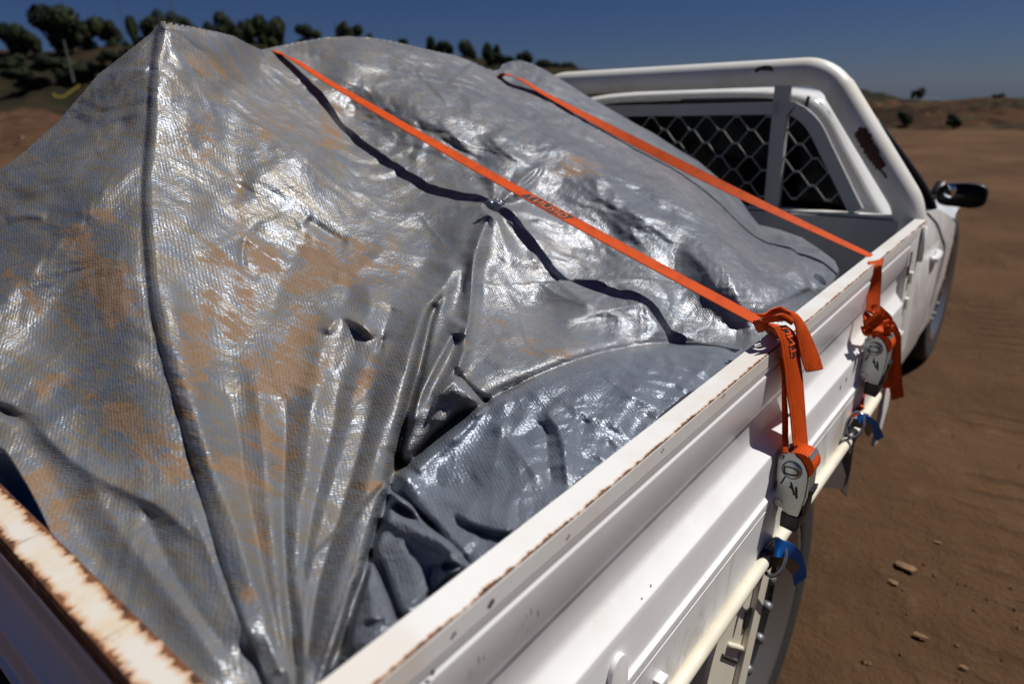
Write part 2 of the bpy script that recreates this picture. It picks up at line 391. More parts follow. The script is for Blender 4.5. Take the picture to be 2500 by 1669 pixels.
TL = [(108, 22, 104, 92, 'leafdark', 'biggest darkest tree on the far left skyline, with a broad crown'),
 (14, 60, 62, 66, 'leafdark', 'dark tree cut by the left edge of the photo'),
 (64, 76, 40, 46, 'leafdark', 'low dark tree filling the gap left of the biggest tree'),
 (168, 62, 40, 56, 'leafdark', 'dark tree touching the right side of the biggest tree'),
 (196, 48, 58, 66, 'leafmid', 'olive tree, first peaked crown right of the biggest tree'),
 (235, 50, 50, 64, 'leafmid', 'olive tree in the middle of the trio right of the biggest tree'),
 (264, 62, 40, 54, 'leafmid', 'lower olive tree at the right end of the trio before the thin pole'),
 (300, 34, 30, 80, 'leafmid', 'narrow upright olive tree standing below the thin pole'),
 (342, 31, 52, 84, 'leafmid', 'round olive tree directly left of the silver tarp peak'),
 (378, 42, 28, 50, 'leafmid', 'small olive tree top just behind the tarp peak'),
 (412, 34, 48, 60, 'leafmid', 'olive tree right behind the tarp peak, under the white pole'),
 (455, 64, 36, 40, 'leafdark', 'low dark bushy tree top just over the near tarp slope'),
 (486, 56, 36, 50, 'leafdark', 'small dark tree joined to the left of the darkest round tree'),
 (517, 35, 56, 80, 'leafdark', 'darkest round tree in the middle of the left skyline'),
 (548, 54, 34, 62, 'leafdark', 'small dark tree between the darkest round tree and the olive pair'),
 (572, 44, 56, 76, 'leafmid', 'left olive tree of the pair above the dip between tarp humps'),
 (632, 46, 60, 74, 'leafmid', 'right olive tree of the pair above the dip between tarp humps'),
 (604, 62, 36, 56, 'leafmid', 'small tree squeezed between the two olive trees over the tarp dip'),
 (705, 60, 56, 52, 'leafmid', 'lone rounded tree with sky on both sides, above the orange strap end'),
 (778, 56, 38, 54, 'leafmid', 'tree at the foot of the short distant pole'),
 (806, 63, 40, 48, 'leafmid', 'tree leaning right of the short distant pole'),
 (843, 78, 18, 26, 'leafmid', 'small shrubby tree top peeking over the rounded tarp hump'),
 (923, 88, 24, 26, 'leafmid', 'tiny tree top halfway down the rounded tarp hump skyline'),
 (988, 90, 38, 46, 'leafdark', 'first dark tree of the row right of the rounded tarp hump'),
 (1023, 88, 34, 50, 'leafdark', 'second dark tree of the row, tallest near the hump'),
 (1071, 96, 44, 54, 'leafdark', 'third dark tree of the row, wide crown'),
 (1121, 103, 42, 62, 'leafdark', 'large dark tree left of the small far tarp hump'),
 (1148, 116, 24, 46, 'leafdark', 'slim dark tree just left of the small far tarp hump'),
 (1171, 124, 26, 36, 'leafdark', 'low dark tree directly behind the small far tarp hump'),
 (1206, 121, 42, 46, 'leafdark', 'dark tree above the top of the small far tarp hump'),
 (1254, 132, 40, 44, 'leafdark', 'dark tree second from the left end of the white bar'),
 (1280, 139, 24, 36, 'leafdark', 'small dark tree between the last two near the white bar'),
 (1309, 138, 38, 42, 'leafdark', 'last dark tree of the row, ending at the white bar')]
for i, (px, top, w, h, k, lb) in enumerate(TL):
    tree(px, top, w, h, 104+4*math.sin(i*2.3), k, lb, G1)
rngb = random.Random(3)
BS = [(40, 150, 60, 34), (118, 132, 70, 36), (190, 142, 60, 32), (150, 168, 60, 30), (215, 150, 46, 40), (252, 118, 50, 30), (60, 178, 60, 26), (20, 128, 50, 30), (290, 106, 40, 28)]
BL = ['low dark bush near the left edge, below the skyline trees', 'bush under the biggest tree on the hillside', 'bush on the hillside beside the pale post', 'lowest wide bush left of the pale post',
 'tall scrubby bush right of the pale post', 'bush high on the slope close to the tarp edge', 'bush at the foot of the slope near the left edge', 'small bush right below the leftmost trees', 'bush on the slope just left of the tarp peak']
for (px, top, w, h), lb in zip(BS, BL):
    tree(px, top, w, h, 62, 'leafdark', lb, 'bushes on the dark hillside', 'bush')
tree(2107, 204, 26, 24, 41, 'leafmid', 'small lone tree standing up against the sky on the right bank', None, 'tree')
tree(2293, 216, 22, 17, 41, 'leafdark', 'small dark bush on the bank crest near the right edge', None, 'bush')
tree(2078, 258, 28, 32, 27.5, 'leafdark', 'dark bush below the bank beside the cab', None, 'bush')
tree(2191, 264, 30, 30, 27, 'leafdark', 'round dark bush at the foot of the right bank, above the mirror', None, 'bush')
M['pole'] = simple('pole paint', (.10, .10, .095), .8)
def pole(px, y0, y1, dist, r, lb, name='pole'):
    a = ray(px, y0); b = ray(px+1, y1); ha = math.hypot(a[0], a[1]); hb = math.hypot(b[0], b[1])
    p0 = Vector((b[0]/hb*dist, b[1]/hb*dist, CZ+b[2]/hb*dist)); p1 = Vector((p0.x, p0.y, CZ+a[2]/ha*dist))
    o = MB().tube([(0, 0, 0), (0, 0, (p1-p0).z)], [r, r*.6], 8).build(name, M['pole']); o.location = p0
    tag(o, lb, 'pole')
pole(288, -60, 95, 108, .05, 'thin grey pole rising out of the top edge over the narrow tree')
pole(407, -60, 95, 108, .09, 'white pole rising out of the top edge behind the tarp peak')
pole(773, 49, 105, 108, .12, 'short distant pole over the right pair of olive trees')
pole(168, 92, 190, 60, .10, 'pale post standing on the dark hillside among bushes')
# ================================================================ the utility truck
ute = empty('utility_truck', (-1.3, 1.4, 0), 'white tray-back utility truck carrying a load under a silver tarp', 'truck')
H = CZ
def zr(x, ratio): return CZ+ratio*x
# drop side profile: (x, z) from the outer lip down
PROF = [(-.351, 1.085), (-.3505, zr(-.3505, 1.307)), (-.3535, zr(-.3535, 1.325)), (-.351, zr(-.351, 1.345)), (-.358, zr(-.358, 1.500)), (-.372, zr(-.372, 1.515)),
        (-.372, zr(-.372, 1.64)), (-.3712, zr(-.3712, 1.665)), (-.368, zr(-.368, 1.70)), (-.351, zr(-.351, 1.845)), (-.3463, zr(-.3463, 1.885)), (-.345, zr(-.345, 1.93)), (-.345, zr(-.345, 2.125)), (-.338, zr(-.338, 2.185)), (-.3380, zr(-.338, 2.235))]
def side_profile(name, prof, tx, a, b, mat, closed_x):
    """extrude the pressed profile between stations a and b; tx maps (d, s, z) -> xyz"""
    inner = [(closed_x, z) for x, z in prof][::-1]
    poly = [(x, z) for x, z in prof]+[(closed_x, prof[-1][1]), (closed_x, prof[0][1])]
    mb = MB(); mb.prism([tx(x, a, z) for x, z in poly], Vector(tx(0, b, 0))-Vector(tx(0, a, 0)))
    return mb.build(name, mat, ute, bevel=.0022, seg=2, angle=.6)
side = side_profile('drop_side', [(-.3515, 1.0849)]+PROF[1:], lambda x, s, z: (x, s, z), .10, 2.33, M['panel'], -.384)
MB().box(-.3515, -.3498, .09, 2.42, 1.062, 1.0853).build('rail_lip', M['lip'], side)
mb = MB(); mb.box(-.3865, -.3505, .09, 2.55, 1.0855, 1.0885)
mb.build('rail_cap', M['rail'], side, bevel=.0007, seg=1)
# plain end of the drop side at the front, with the recess stopped by a dark slot
e1 = MB().prism([(-.384, 2.33, 1.0845), (-.3515, 2.33, 1.0845), (-.3515, 2.33, PROF[4][1]+.0), (-.384, 2.33, PROF[4][1])], (0, .10, 0)).build('end_plate', M['panel'], side, bevel=.002, angle=.6)
mb = MB().box(-.384, -.352, 2.43, 2.56, .64, 1.0845); mb.box(-.384, -.3535, 2.35, 2.43, .64, PROF[4][1]-.001)
mb.build('corner_post', M['bar'], ute, bevel=.003, angle=.6)
MB().box(-.3532, -.3502, 2.352, 2.376, .945, 1.02).build('slot', M['underside'], side)
MB().tube([(-.345, 2.482, 1.078), (-.345, 2.49, .965)], .0085, 12).build('hinge_rod', M['bar'], side, smooth=True)
for zz in (.93, .845): MB().box(-.353, -.343, 2.39, 2.412, zz-.018, zz+.018).build('hinge', M['bar'], side, bevel=.002)
# lower sill with grime streaks
zs0 = zr(-.338, 2.235); zs1 = zr(-.342, 2.60)
mb = MB(); mb.prism([(-.352, 0, zs0+.0), (-.3375, 0, zs0-.001), (-.3385, 0, zs0-.006), (-.342, 0, zs1), (-.36, 0, zs1)], (0, 2.28, 0)); 
for i, v in enumerate(mb.v): mb.v[i] = (v[0], v[1]+.10, v[2])
sill = mb.build('sill', M['sill'], ute, bevel=.001, seg=1)
# rope rail
rx, rz = -.332, zr(-.332, 2.615)
rp = [(-.352, 2.10, rz+.01), (-.345, 2.06, rz+.003), (rx, 2.0, rz), (rx, 1.2, rz), (rx, .4, rz), (rx, .06, rz)]
rope = MB().tube(smooth_path(rp, 5), .0125, 14).build('rope_rail', M['cream'], ute, smooth=True)
for yy in (.50, 1.28, 1.80): 
    MB().box(-.356, rx-.002, yy-.004, yy+.004, rz-.055, rz+.004).build('rail_bracket', M['dark'], rope, bevel=.002)
# latch near the tailgate end
zl = zr(-.34, 2.25)
lm = MB()
pts = [(-.3445, .535, .72)]
prof_l = [(.60+.022*math.cos(a)-.0, .805+.030*math.sin(a)) for a in np.linspace(0, math.pi, 10)]
lm.prism([(-.345, y_, z_) for y_, z_ in prof_l]+[(-.345, .578, .60), (-.345, .622, .60)], (.0075, 0, 0))
lm.build('latch_plate', M['panel'], side, bevel=.0025, seg=2, angle=.7)
MB().box(-.344, -.326, .70, .722, .675, .712).build('latch_block', M['panel'], side, bevel=.003)
MB().tube([(-.33, .70, .70), (-.33, .66, .655), (-.33, .62, .62)], .003, 8).build('latch_pin', M['dark'], side, smooth=True)
# tray corner piece hanging at the front of the sill
MB().prism([(-.352, 2.16, .80), (-.352, 2.26, .80), (-.352, 2.31, .72), (-.352, 2.33, .52), (-.352, 2.26, .42), (-.352, 2.20, .42), (-.352, 2.235, .50), (-.352, 2.24, .70)], (.013, 0, 0)).build('step_bracket', M['bar'], ute, bevel=.003, angle=.6)
# tray floor, front wall, tailgate, far side
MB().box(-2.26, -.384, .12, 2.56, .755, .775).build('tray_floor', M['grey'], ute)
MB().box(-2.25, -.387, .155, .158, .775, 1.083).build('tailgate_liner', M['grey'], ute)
tg = side_profile('tailgate', [(.1215, 1.0849)]+[(.1215+(x+.351), z) if False else (.1215-(x+.351)*1.0, z) for x, z in PROF[1:]], lambda x, s, z: (s, x, z), -2.24, -.385, M['panel'], .157)
mb = MB(); mb.box(-2.24, -.388, .1205, .1575, 1.0855, 1.0885); mb.box(-2.24, -.388, .119, .1207, 1.060, 1.0855)
mb.build('rail_cap', M['tailrail'], tg, bevel=.001, seg=1)
MB().box(-2.29, -2.255, .10, 2.55, .66, 1.085).build('drop_side', M['panel'], ute, bevel=.003)
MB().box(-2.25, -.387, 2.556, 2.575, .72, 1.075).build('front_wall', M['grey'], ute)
# headboard
hb = bpy.data.objects.new('headboard', None); link(hb, ute); hb.location = (0, 0, 0)
YB = 2.6
def fillet(pts, rad, n=9):
    out = [Vector(pts[0])]
    for i in range(1, len(pts)-1):
        p = Vector(pts[i]); a = (Vector(pts[i-1])-p).normalized(); b = (Vector(pts[i+1])-p).normalized()
        an = math.acos(max(-1, min(1, a.dot(b)))); tl = rad[i-1]/math.tan(an/2); c_ = p+(a+b).normalized()*(rad[i-1]/math.sin(an/2))
        p0 = p+a*tl; p1 = p+b*tl; v0 = p0-c_; v1 = p1-c_; th_ = v0.angle(v1)
        for k in range(n+1):
            f = k/n; out.append(c_+v0*(math.sin((1-f)*th_)/math.sin(th_))+v1*(math.sin(f*th_)/math.sin(th_)))
    out.append(Vector(pts[-1])); return out
rt = fillet([(-.412, YB, .90), (-.412, YB, 1.117), (-.724, YB, 1.556), (-1.3, YB, 1.556)], [.16, .15])
full = rt+[Vector((-2.6-v.x, v.y, v.z)) for v in rt[:-1][::-1]]
rad_ = [.0455 if v.z > 1.5 else .049 for v in full]
bar = MB().tube(full, rad_, 28).build('top_bar', M['bar'], hb, smooth=True)
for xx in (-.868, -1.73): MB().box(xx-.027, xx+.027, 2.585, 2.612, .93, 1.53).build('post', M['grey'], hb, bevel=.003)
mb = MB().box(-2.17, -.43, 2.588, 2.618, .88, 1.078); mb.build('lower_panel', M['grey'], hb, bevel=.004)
MB().box(-2.15, -.45, 2.575, 2.624, 1.079, 1.086).build('lower_rail', M['bar'], hb, bevel=.001)
fr = [(-.575, 1.09), (-.600, 1.13), (-.642, 1.20), (-.70, 1.295), (-.738, 1.358), (-.775, 1.400), (-.82, 1.427), (-.88, 1.434), (-1.3, 1.434)]
ff = [(x, 2.60, z) for x, z in fr]+[(-2.6-x, 2.60, z) for x, z in fr[:-1][::-1]]
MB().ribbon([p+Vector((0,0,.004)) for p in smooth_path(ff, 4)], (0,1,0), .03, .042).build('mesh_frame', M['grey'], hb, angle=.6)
# expanded security mesh: every zigzag strand on its own
def inside(x, z):
    if z < 1.088 or z > 1.432: return False
    xs = np.interp(z, [a[1] for a in fr[:-1]], [a[0] for a in fr[:-1]])
    return -2.6-xs-.008 < x < xs+.008
cw, ch = .118, .0955   # cell width, height
x0 = -.575
nst = 0
for row in range(-1, 4):
    base_z = 1.0767+row*ch
    for flip in (0, 1):
        run = []
        for c_ in range(-2, 46):
            xc = x0-c_*cw*.5+.02
            hi = (c_+flip) % 2 == 0
            zz = base_z+(ch*.5-.0018 if hi else .0018) if flip == 0 else base_z+ch+(-ch*.5+.0018 if not hi else -.0018)
            if flip == 1: zz = base_z+ch*.5+(ch*.5-.0018 if (c_ % 2) else .0018)
            else: zz = base_z+(ch*.5-.0018 if (c_ % 2 == 0) else .0018)
            for dx in (.011, -.011):
                if inside(xc+dx, zz): run.append((xc+dx, 2.596, zz))
                else:
                    if len(run) > 1:
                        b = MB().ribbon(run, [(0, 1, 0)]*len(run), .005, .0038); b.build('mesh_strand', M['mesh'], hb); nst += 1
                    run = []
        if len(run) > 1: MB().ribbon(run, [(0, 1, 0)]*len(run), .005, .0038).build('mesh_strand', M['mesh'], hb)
# chipped paint down to rust on the bar
def chip(c, n, u, v, poly, off):
    pts = [Vector(c)+Vector(u)*a+Vector(v)*b+Vector(n)*off for a, b in poly]; return pts
def bar_patch(name, outline, rot_lo):
    """patch on the slanted leg: outline in (s along leg, angle) on the tube surface"""
    A = Vector((-.648, YB, 1.450)); B = Vector((-.48, YB, 1.206)); d = (B-A).normalized(); u = Vector((0, -1, 0)); w = d.cross(u)
    w = -w if w.x < 0 else w
    vs = []
    bm = bmesh.new()
    lo = [o_[1] for o_ in outline]; 
    fs = []; n = len(outline)
    for s_, a0, a1 in outline:
        for k in range(9):
            a = a0+(a1-a0)*k/8; vs.append(A+d*s_+(u*math.cos(a)+w*math.sin(a))*.0500)
    for i in range(n-1):
        for k in range(8): fs.append((i*9+k, i*9+k+1, (i+1)*9+k+1, (i+1)*9+k))
    return mesh(name, vs, fs, M['rust'], hb)
rr2 = random.Random(5); out = []
for k in range(80):
    s_ = .095+k*.0024; f = k/79
    a0 = -.42+.45*max(0, f-.45)+rr2.uniform(-.10, .10)+(.35 if k < 3 else 0); a1 = .50-.20*f+rr2.uniform(-.12, .06)-(.3 if k < 4 else 0)
    if f > .82: a0, a1 = a0+.1, min(a1+.1, a0+.25)
    out.append((s_, a0, max(a0+.02, a1)))
bar_patch('rust_patch', out, 0)
mb = MB()
cx_, cz_ = P(1755, 160, y=2.56).x, P(1755, 160, y=2.56).z
vs = [(cx_+.03*math.cos(a)*(1+.25*rr2.random()), 2.5525+.004*abs(math.sin(a)), cz_+.011*math.sin(a)*(1+.3*rr2.random())) for a in np.linspace(0, 2*math.pi, 14)[:-1]]
mesh('scuff', [(v[0], v[1], v[2]) for v in vs], [tuple(range(13))], M['brown'], hb)
# ------------------------------------------------ cab
M['boltsteel'] = simple('dull bolt steel', (.22, .22, .22), .5, .6)
cab = bpy.data.objects.new('cab', None); link(cab, ute)
def section(y, zt, xr, zb, xb, xs=-.385, zs=.80, zlo=.42, n=10, curve=.085):
    """right half outline from roof centre to sill at station y"""
    OUTL = [(-1.3,1.512),(-1.1,1.511),(-.95,1.505),(-.87,1.496),(-.80,1.482),(-.757,1.460),(-.722,1.425),(-.69,1.375),(-.655,1.318),(-.60,1.232),(-.54,1.14),(-.487,1.062),(-.455,1.01)]
    pts = []
    for x_, z_ in OUTL:
        f = max(0, min(1, (z_-1.06)/.45)); pts.append((x_+(xr+.74)*(1 if x_ > -1 else (x_+1.3)/.3)+0*f, z_+(zt-1.512)*f))
    for (x_, z_) in ((xs-.012, zs+.10), (xs, zs), (xs+.004, zs-.10), (xs-.004, zs-.25), (xs-.03, zlo)): pts.append((x_, z_))
    return [Vector((x_, y, z_)) for x_, z_ in pts]
st = [section(2.70, 1.505, -.75, 1.055, -.49, zs=.86), section(2.712, 1.512, -.742, 1.06, -.475), section(2.9, 1.515, -.738, 1.06, -.465), section(3.1, 1.48, -.745, 1.055, -.46),
      section(3.28, 1.41, -.76, 1.045, -.46)]
half = len(st[0]); vs = []; fs = []
for s_ in st:
    vs += s_; 
nf = len(st)
for i in range(nf-1):
    for k in range(half-1): fs.append((i*half+k, i*half+k+1, (i+1)*half+k+1, (i+1)*half+k))
off = len(vs); vs += [Vector((-2.6-v.x, v.y, v.z)) for v in vs]
fs += [tuple(off+i for i in f[::-1]) for f in fs]
shell = mesh('cab_shell', vs, fs, M['body'], cab, True)
# rear wall frame around the back window
def ring_between(outer, inner, name, mat, parent, y0, y1):
    n = len(outer); vs = [Vector((x, y0, z)) for x, z in outer]+[Vector((x, y1, z)) for x, z in inner]
    fs = [(i, i+1, n+i+1, n+i) for i in range(n-1)]
    return mesh(name, vs, fs, mat, parent, True)
outer_r = [P(*p, y=2.70) for p in ()]
iw = []
wind = [(-1.3, 1.470), (-1.0, 1.468), (-.90, 1.460), (-.845, 1.436), (-.805, 1.385), (-.765, 1.32), (-.725, 1.255), (-.69, 1.19), (-.655, 1.13), (-.625, 1.075), (-.61, 1.03), (-.64, 1.005), (-1.3, 1.003)]
def resample(pts, n):
    pts = [Vector((a, b, 0)) for a, b in pts]; L = [0]
    for i in range(1, len(pts)): L.append(L[-1]+(pts[i]-pts[i-1]).length)
    out = []
    for k in range(n):
        d = L[-1]*k/(n-1); i = max(j for j in range(len(L)) if L[j] <= d+1e-9); i = min(i, len(pts)-2)
        f = (d-L[i])/max(1e-9, L[i+1]-L[i]); v = pts[i].lerp(pts[i+1], f); out.append((v.x, v.y))
    return out
outr = [(v.x, v.z) for v in st[0]]+[(-1.3, .42)]
NO = 60; ro = resample(outr, NO); ri = resample(wind, NO)
bw_v = []; bw_f = []
rings = [(ro, 0., 2.70, 0), (ro, .06, 2.688, 0), (ro, .5, 2.682, 0), (ro, .93, 2.69, 0), (ro, 1., 2.70, 0)]
for (_, f, y_, _) in rings:
    bw_v += [Vector((a[0]*(1-f)+b[0]*f, y_, a[1]*(1-f)+b[1]*f)) for a, b in zip(ro, ri)]
for i in range(len(rings)-1):
    for k in range(NO-1): bw_f.append((i*NO+k, i*NO+k+1, (i+1)*NO+k+1, (i+1)*NO+k))
off = len(bw_v); bw_v += [Vector((-2.6-v.x, v.y, v.z)) for v in bw_v]; bw_f += [tuple(off+i for i in f[::-1]) for f in bw_f]
mesh('rear_wall', bw_v, bw_f, M['body'], cab, True)
wp = [Vector((x, 2.703, z)) for x, z in wind]+[Vector((-2.6-x, 2.703, z)) for x, z in wind[::-1]]
mesh('rear_window', wp, [tuple(range(len(wp)))], M['glass'], cab)
seal = [(x, 2.694, z) for x, z in wind[:-1]]
MB().tube(smooth_path(seal, 3), .010, 8).build('window_seal', M['black'], cab, smooth=True)
a = P(1855, 222, y=2.68); b = P(1847, 262, y=2.68)
MB().ribbon([a, (a+b)/2+Vector((-.002, 0, 0)), b], (1, 0, 0), .010, .01).build('roof_seam', M['black'], cab)
# seats and headrests seen dimly through the dark glass are left to the glass itself
# doors, glasshouse side
ap = [P(1996, 268, x=-.74), P(2013, 288, x=-.70), P(2045, 328, x=-.645), P(2075, 368, x=-.59), P(2105, 410, x=-.535), P(2130, 452, x=-.49), P(2140, 478, x=-.47)]
MB().tube(smooth_path(ap, 4), .017, 10).build('pillar', M['black'], cab, smooth=True)
g1 = [Vector((-.47, 2.80, 1.06)), Vector((-.66, 2.82, 1.38))]+[Vector((v.x-.012, v.y, v.z)) for v in ap[1:]]
MB().prism(g1, (-.01, 0, .0)).build('side_window', M['glass'], cab)
ap = ap[:6]
ws = [ap[0], ap[1], ap[2], ap[3], ap[4]]; ws = [v+Vector((-.03, 0, 0)) for v in ws]; ws2 = [Vector((-2.6-v.x, v.y, v.z)) for v in ws]
wv = []; 
for v, w_ in zip(ws, ws2): wv += [v, v.lerp(w_, .5)+Vector((0, .06, .0)), w_]
mesh('windscreen', wv, [(i*3+k, i*3+k+1, (i+1)*3+k+1, (i+1)*3+k) for i in range(4) for k in range(2)], M['glass'], cab, True)
# right body flank with wheel arch: outline in (y, z)
def arch(yc, zc, r, n=16): return [(yc-r*math.cos(a), zc+r*math.sin(a)) for a in np.linspace(math.radians(-4), math.radians(184), n)]
FY, RY, WZ, WR = 4.36, 1.205, .400, .405
lows = [(2.72, .42), (3.75, .40)]+[(y_, z_) for y_, z_ in arch(FY, WZ, .47) if z_ > .38]+[(4.88, .40), (5.06, .50)]
NS = 46; ys = np.linspace(2.70, 5.05, NS); rows = []
def low_z(y_):
    z_ = .42
    if abs(y_-FY) < .47: z_ = max(z_, WZ+math.sqrt(.47**2-(y_-FY)**2))
    return z_
def top_z(y_): return float(np.interp(y_, [2.7, 2.95, 3.24, 3.5, 3.75, 4.1, 4.5, 4.85, 5.05], [1.06, 1.05, 1.02, .955, .875, .86, .85, .80, .70]))
vs = []; fs = []; NR = 12
for y_ in ys:
    zt, zl_ = top_z(y_), low_z(y_)
    for k in range(NR):
        f = k/(NR-1); z_ = zt+(zl_-zt)*f
        bul = np.interp(z_, [.40, .62, .80, .88, .96, 1.06], [-.425, -.402, -.392, -.394, -.402, -.43])
        bul += float(np.interp(y_, [2.7, 3.72, 4.1, 4.5, 4.8, 5.05], [0, 0, -.045, -.075, -.12, -.28]))
        vs.append(Vector((bul, y_, z_)))
for i in range(NS-1):
    for k in range(NR-1): fs.append((i*NR+k, (i+1)*NR+k, (i+1)*NR+k+1, i*NR+k+1))
flank = mesh('body_flank', vs, fs, M['body'], cab, True)
fl2 = mesh('body_flank', [Vector((-2.6-v.x, v.y, v.z)) for v in vs], [f[::-1] for f in fs], M['body'], cab, True)
hv = []; hf = []
for y_ in np.linspace(3.75, 5.05, 10):
    for k in range(9):
        f = k/8; xx = -.40+float(np.interp(y_, [2.7, 3.72, 4.1, 4.5, 4.8, 5.05], [0, 0, -.045, -.075, -.12, -.28])); xl = -2.6-xx
        hv.append(Vector((xx+(xl-xx)*f, y_, top_z(y_)+.14*math.sin(f*math.pi)**.6)))
for i in range(9):
    for k in range(8): hf.append((i*9+k, i*9+k+1, (i+1)*9+k+1, (i+1)*9+k))
mesh('bonnet', hv, hf, M['body'], cab, True)
# door seams and handle
def on_flank(y_, z_, o_=.002): return Vector((float(np.interp(z_, [.40, .62, .80, .88, .96, 1.06], [-.425, -.402, -.392, -.394, -.402, -.43]))+o_, y_, z_))
for pl in ([(3.03, 1.035), (3.12, 1.0), (3.21, .959), (3.33, .89), (3.46, .817), (3.47, .70), (3.45, .55)], [(2.93, 1.06), (2.92, .8), (2.92, .5)]):
    pts = smooth_path([on_flank(*p) for p in pl], 5); MB().ribbon(pts, (0, 1, 0), .006, .003).build('door_seam', M['black'], flank)
hp = [on_flank(3.08, .845, .004), on_flank(3.10, .845, .018), on_flank(3.19, .85, .018), on_flank(3.21, .85, .004)]
MB().tube(smooth_path(hp, 4), .014, 10).build('door_handle', M['body'], flank, smooth=True)
# mirror
mir = bpy.data.objects.new('wing_mirror', None); link(mir, ute); mir.location = (0, 0, 0)
A = P(2156, 416, y=3.93); B = P(2262, 478, y=3.93)
mx, mz = (A.x+B.x)/2, (A.z+B.z)/2; mw, mh = (B.x-A.x)/2, (A.z-B.z)/2
vs = []; fs = []; NN = 28
lay = [(-.045, .90), (-.05, .97), (-.03, 1.0), (.01, .98), (.05, .80), (.075, .5), (.08, .1)]
for yo, sc in lay:
    for k in range(NN):
        a = 2*math.pi*k/NN; c_, s_ = math.cos(a), math.sin(a); e_ = 2/3.4
        vs.append(Vector((mx+mw*sc*math.copysign(abs(c_)**e_, c_)*(1), 3.93+yo, mz+mh*sc*math.copysign(abs(s_)**e_, s_)*(.92 if c_ < 0 else 1))))
for i in range(len(lay)-1):
    for k in range(NN): fs.append((i*NN+k, i*NN+(k+1) % NN, (i+1)*NN+(k+1) % NN, (i+1)*NN+k))
fs.append(tuple(range(NN)))
mesh('mirror_shell', vs, fs, M['black'], mir, True)
MB().tube([(-.51, 4.0, 1.02), (mx-mw*1.15, 3.95, mz-.015), (mx-mw*.7, 3.94, mz)], [.035, .028, .028], 10).build('mirror_arm', M['black'], mir, smooth=True)
c_ = P(2182, 437, y=3.885); M['mirrorglass'] = simple('mirror glass', (.7, .75, .8), .03, 1.0)
vs = [c_]+[c_+Vector((.030*math.cos(a), .005*math.cos(a), .034*math.sin(a))) for a in np.linspace(0, 2*math.pi, 25)[:-1]]
vs[0] = c_+Vector((0, -.012, 0))
mesh('blind_spot_mirror', vs, [(0, 1+i, 1+(i+1) % 24) for i in range(24)], M['mirrorglass'], mir, True)
# wheels
def wheel(xo, yc, zc, flip=1, steer=0, R=.405, full=True):
    w = bpy.data.objects.new('wheel', None); link(w, ute); w.location = Vector((xo, yc, zc))-world_loc(ute); 
    w['_abs'] = 0
    s = flip
    tp = [(-.235, .26), (-.25, .30), (-.24, R-.03), (-.215, R), (-.045, R), (-.014, R-.003), (-.005, R-.010), (0, R-.024), (.001, R-.05), (0, R-.09), (-.003, R-.108), (-.010, R-.116)]
    b = MB().lathe([(h_*s, r_) for h_, r_ in tp], (0, 0, 0), 'x', 72)
    tr = b.build('tyre', M['rubber'], w, smooth=True)
    rp = [(-.012, R-.113), (-.002, R-.117), (.001, R-.123), (-.003, R-.134), (-.012, R-.150), (-.022, R-.166), (-.029, R-.180), (-.033, R-.186)]
    b = MB().lathe([(h_*s, r_) for h_, r_ in rp], (0, 0, 0), 'x', 72); b.build('rim', M['chrome'], w, smooth=True)
    b = MB().lathe([(-.033*s, R-.185), (-.042*s, R-.190), (-.046*s, .10), (-.03*s, .06), (-.01*s, .05), (-.01*s, 0.001)], (0, 0, 0), 'x', 48); b.build('wheel_centre', M['dark'], w, smooth=True)
    for k in range(14):
        a = 2*math.pi*(k+.35)/14; r_ = .172
        MB().tube([(-.046*s, r_*math.cos(a), r_*math.sin(a)), (-.026*s, r_*math.cos(a), r_*math.sin(a)), (-.020*s, r_*math.cos(a), r_*math.sin(a))], [.013, .013, .010], 10).build('rim_bolt', M['boltsteel'], w, smooth=True)
    w.rotation_euler = (0, 0, steer)
    return w
def mesh_local_fix(): pass
wheel(-.350, RY, WZ); wheel(-.465, FY, WZ, 1, 0); wheel(-2.25, RY, WZ, -1); wheel(-2.175, FY, WZ, -1)
# underside: guard plate behind the rear wheel, flap ahead of it, chassis
gp = MB()
gp.prism([(-.358, .10, .66), (-.358, 1.275, .66), (-.358, 1.14, .3175), (-.358, 1.04, .06), (-.358, .10, .06)], (-.004, 0, 0))
guard = gp.build('guard_plate', M['cream'], ute)
gp = MB(); P1, P2, P3 = (1.32, .66), (1.25, .40), (1.155, .06)
gp.prism([(-.345, 1.225, .66), (-.345, 1.284, .66), (-.345, 1.236, .538), (-.345, 1.15, .3175), (-.345, 1.05, .06), (-.345, .99, .06), (-.345, 1.09, .3175), (-.345, 1.178, .538)], (-.012, 0, 0)).build('guard_flange', M['cream'], guard, bevel=.003, angle=.6)
for (px, py, r_) in ((1706, 1486, .007), (1724, 1440, .006)):
    c_ = P(px, py, x=-.352); MB().tube([c_, c_+Vector((.004, 0, 0))], r_*.7, 8).build('bolt', M['dark'], guard, smooth=True)
h1 = [P(1655, 1502, x=-.3575), P(1690, 1517, x=-.3575)]
MB().tube([h1[0], h1[1]], .004, 8).build('latch_slot', M['underside'], guard)
h2 = [P(1672, 1478, x=-.355), P(1700, 1486, x=-.355), P(1704, 1502, x=-.355)]
MB().tube(h2, .006, 8).build('guard_handle', M['cream'], guard, smooth=True)
c_ = P(1720, 1413, x=-.352); MB().prism([c_+Vector((0, -.015, .02)), c_+Vector((0, .02, .012)), c_+Vector((0, .012, -.03)), c_+Vector((0, -.02, -.02))], (-.01, 0, 0)).build('clip', M['dark'], guard)
fa = [P(1882, 1075, x=-.40), P(1945, 1000, x=-.40), P(1944, 1138, x=-.40), P(1930, 1122, x=-.40), P(1862, 1114, x=-.40)]
fa[0] = Vector((-.40, 1.80, .66)); fa[1] = Vector((-.40, 2.17, .66))
MB().prism(fa, (-.006, 0, 0)).build('front_flap', M['flap'], ute)
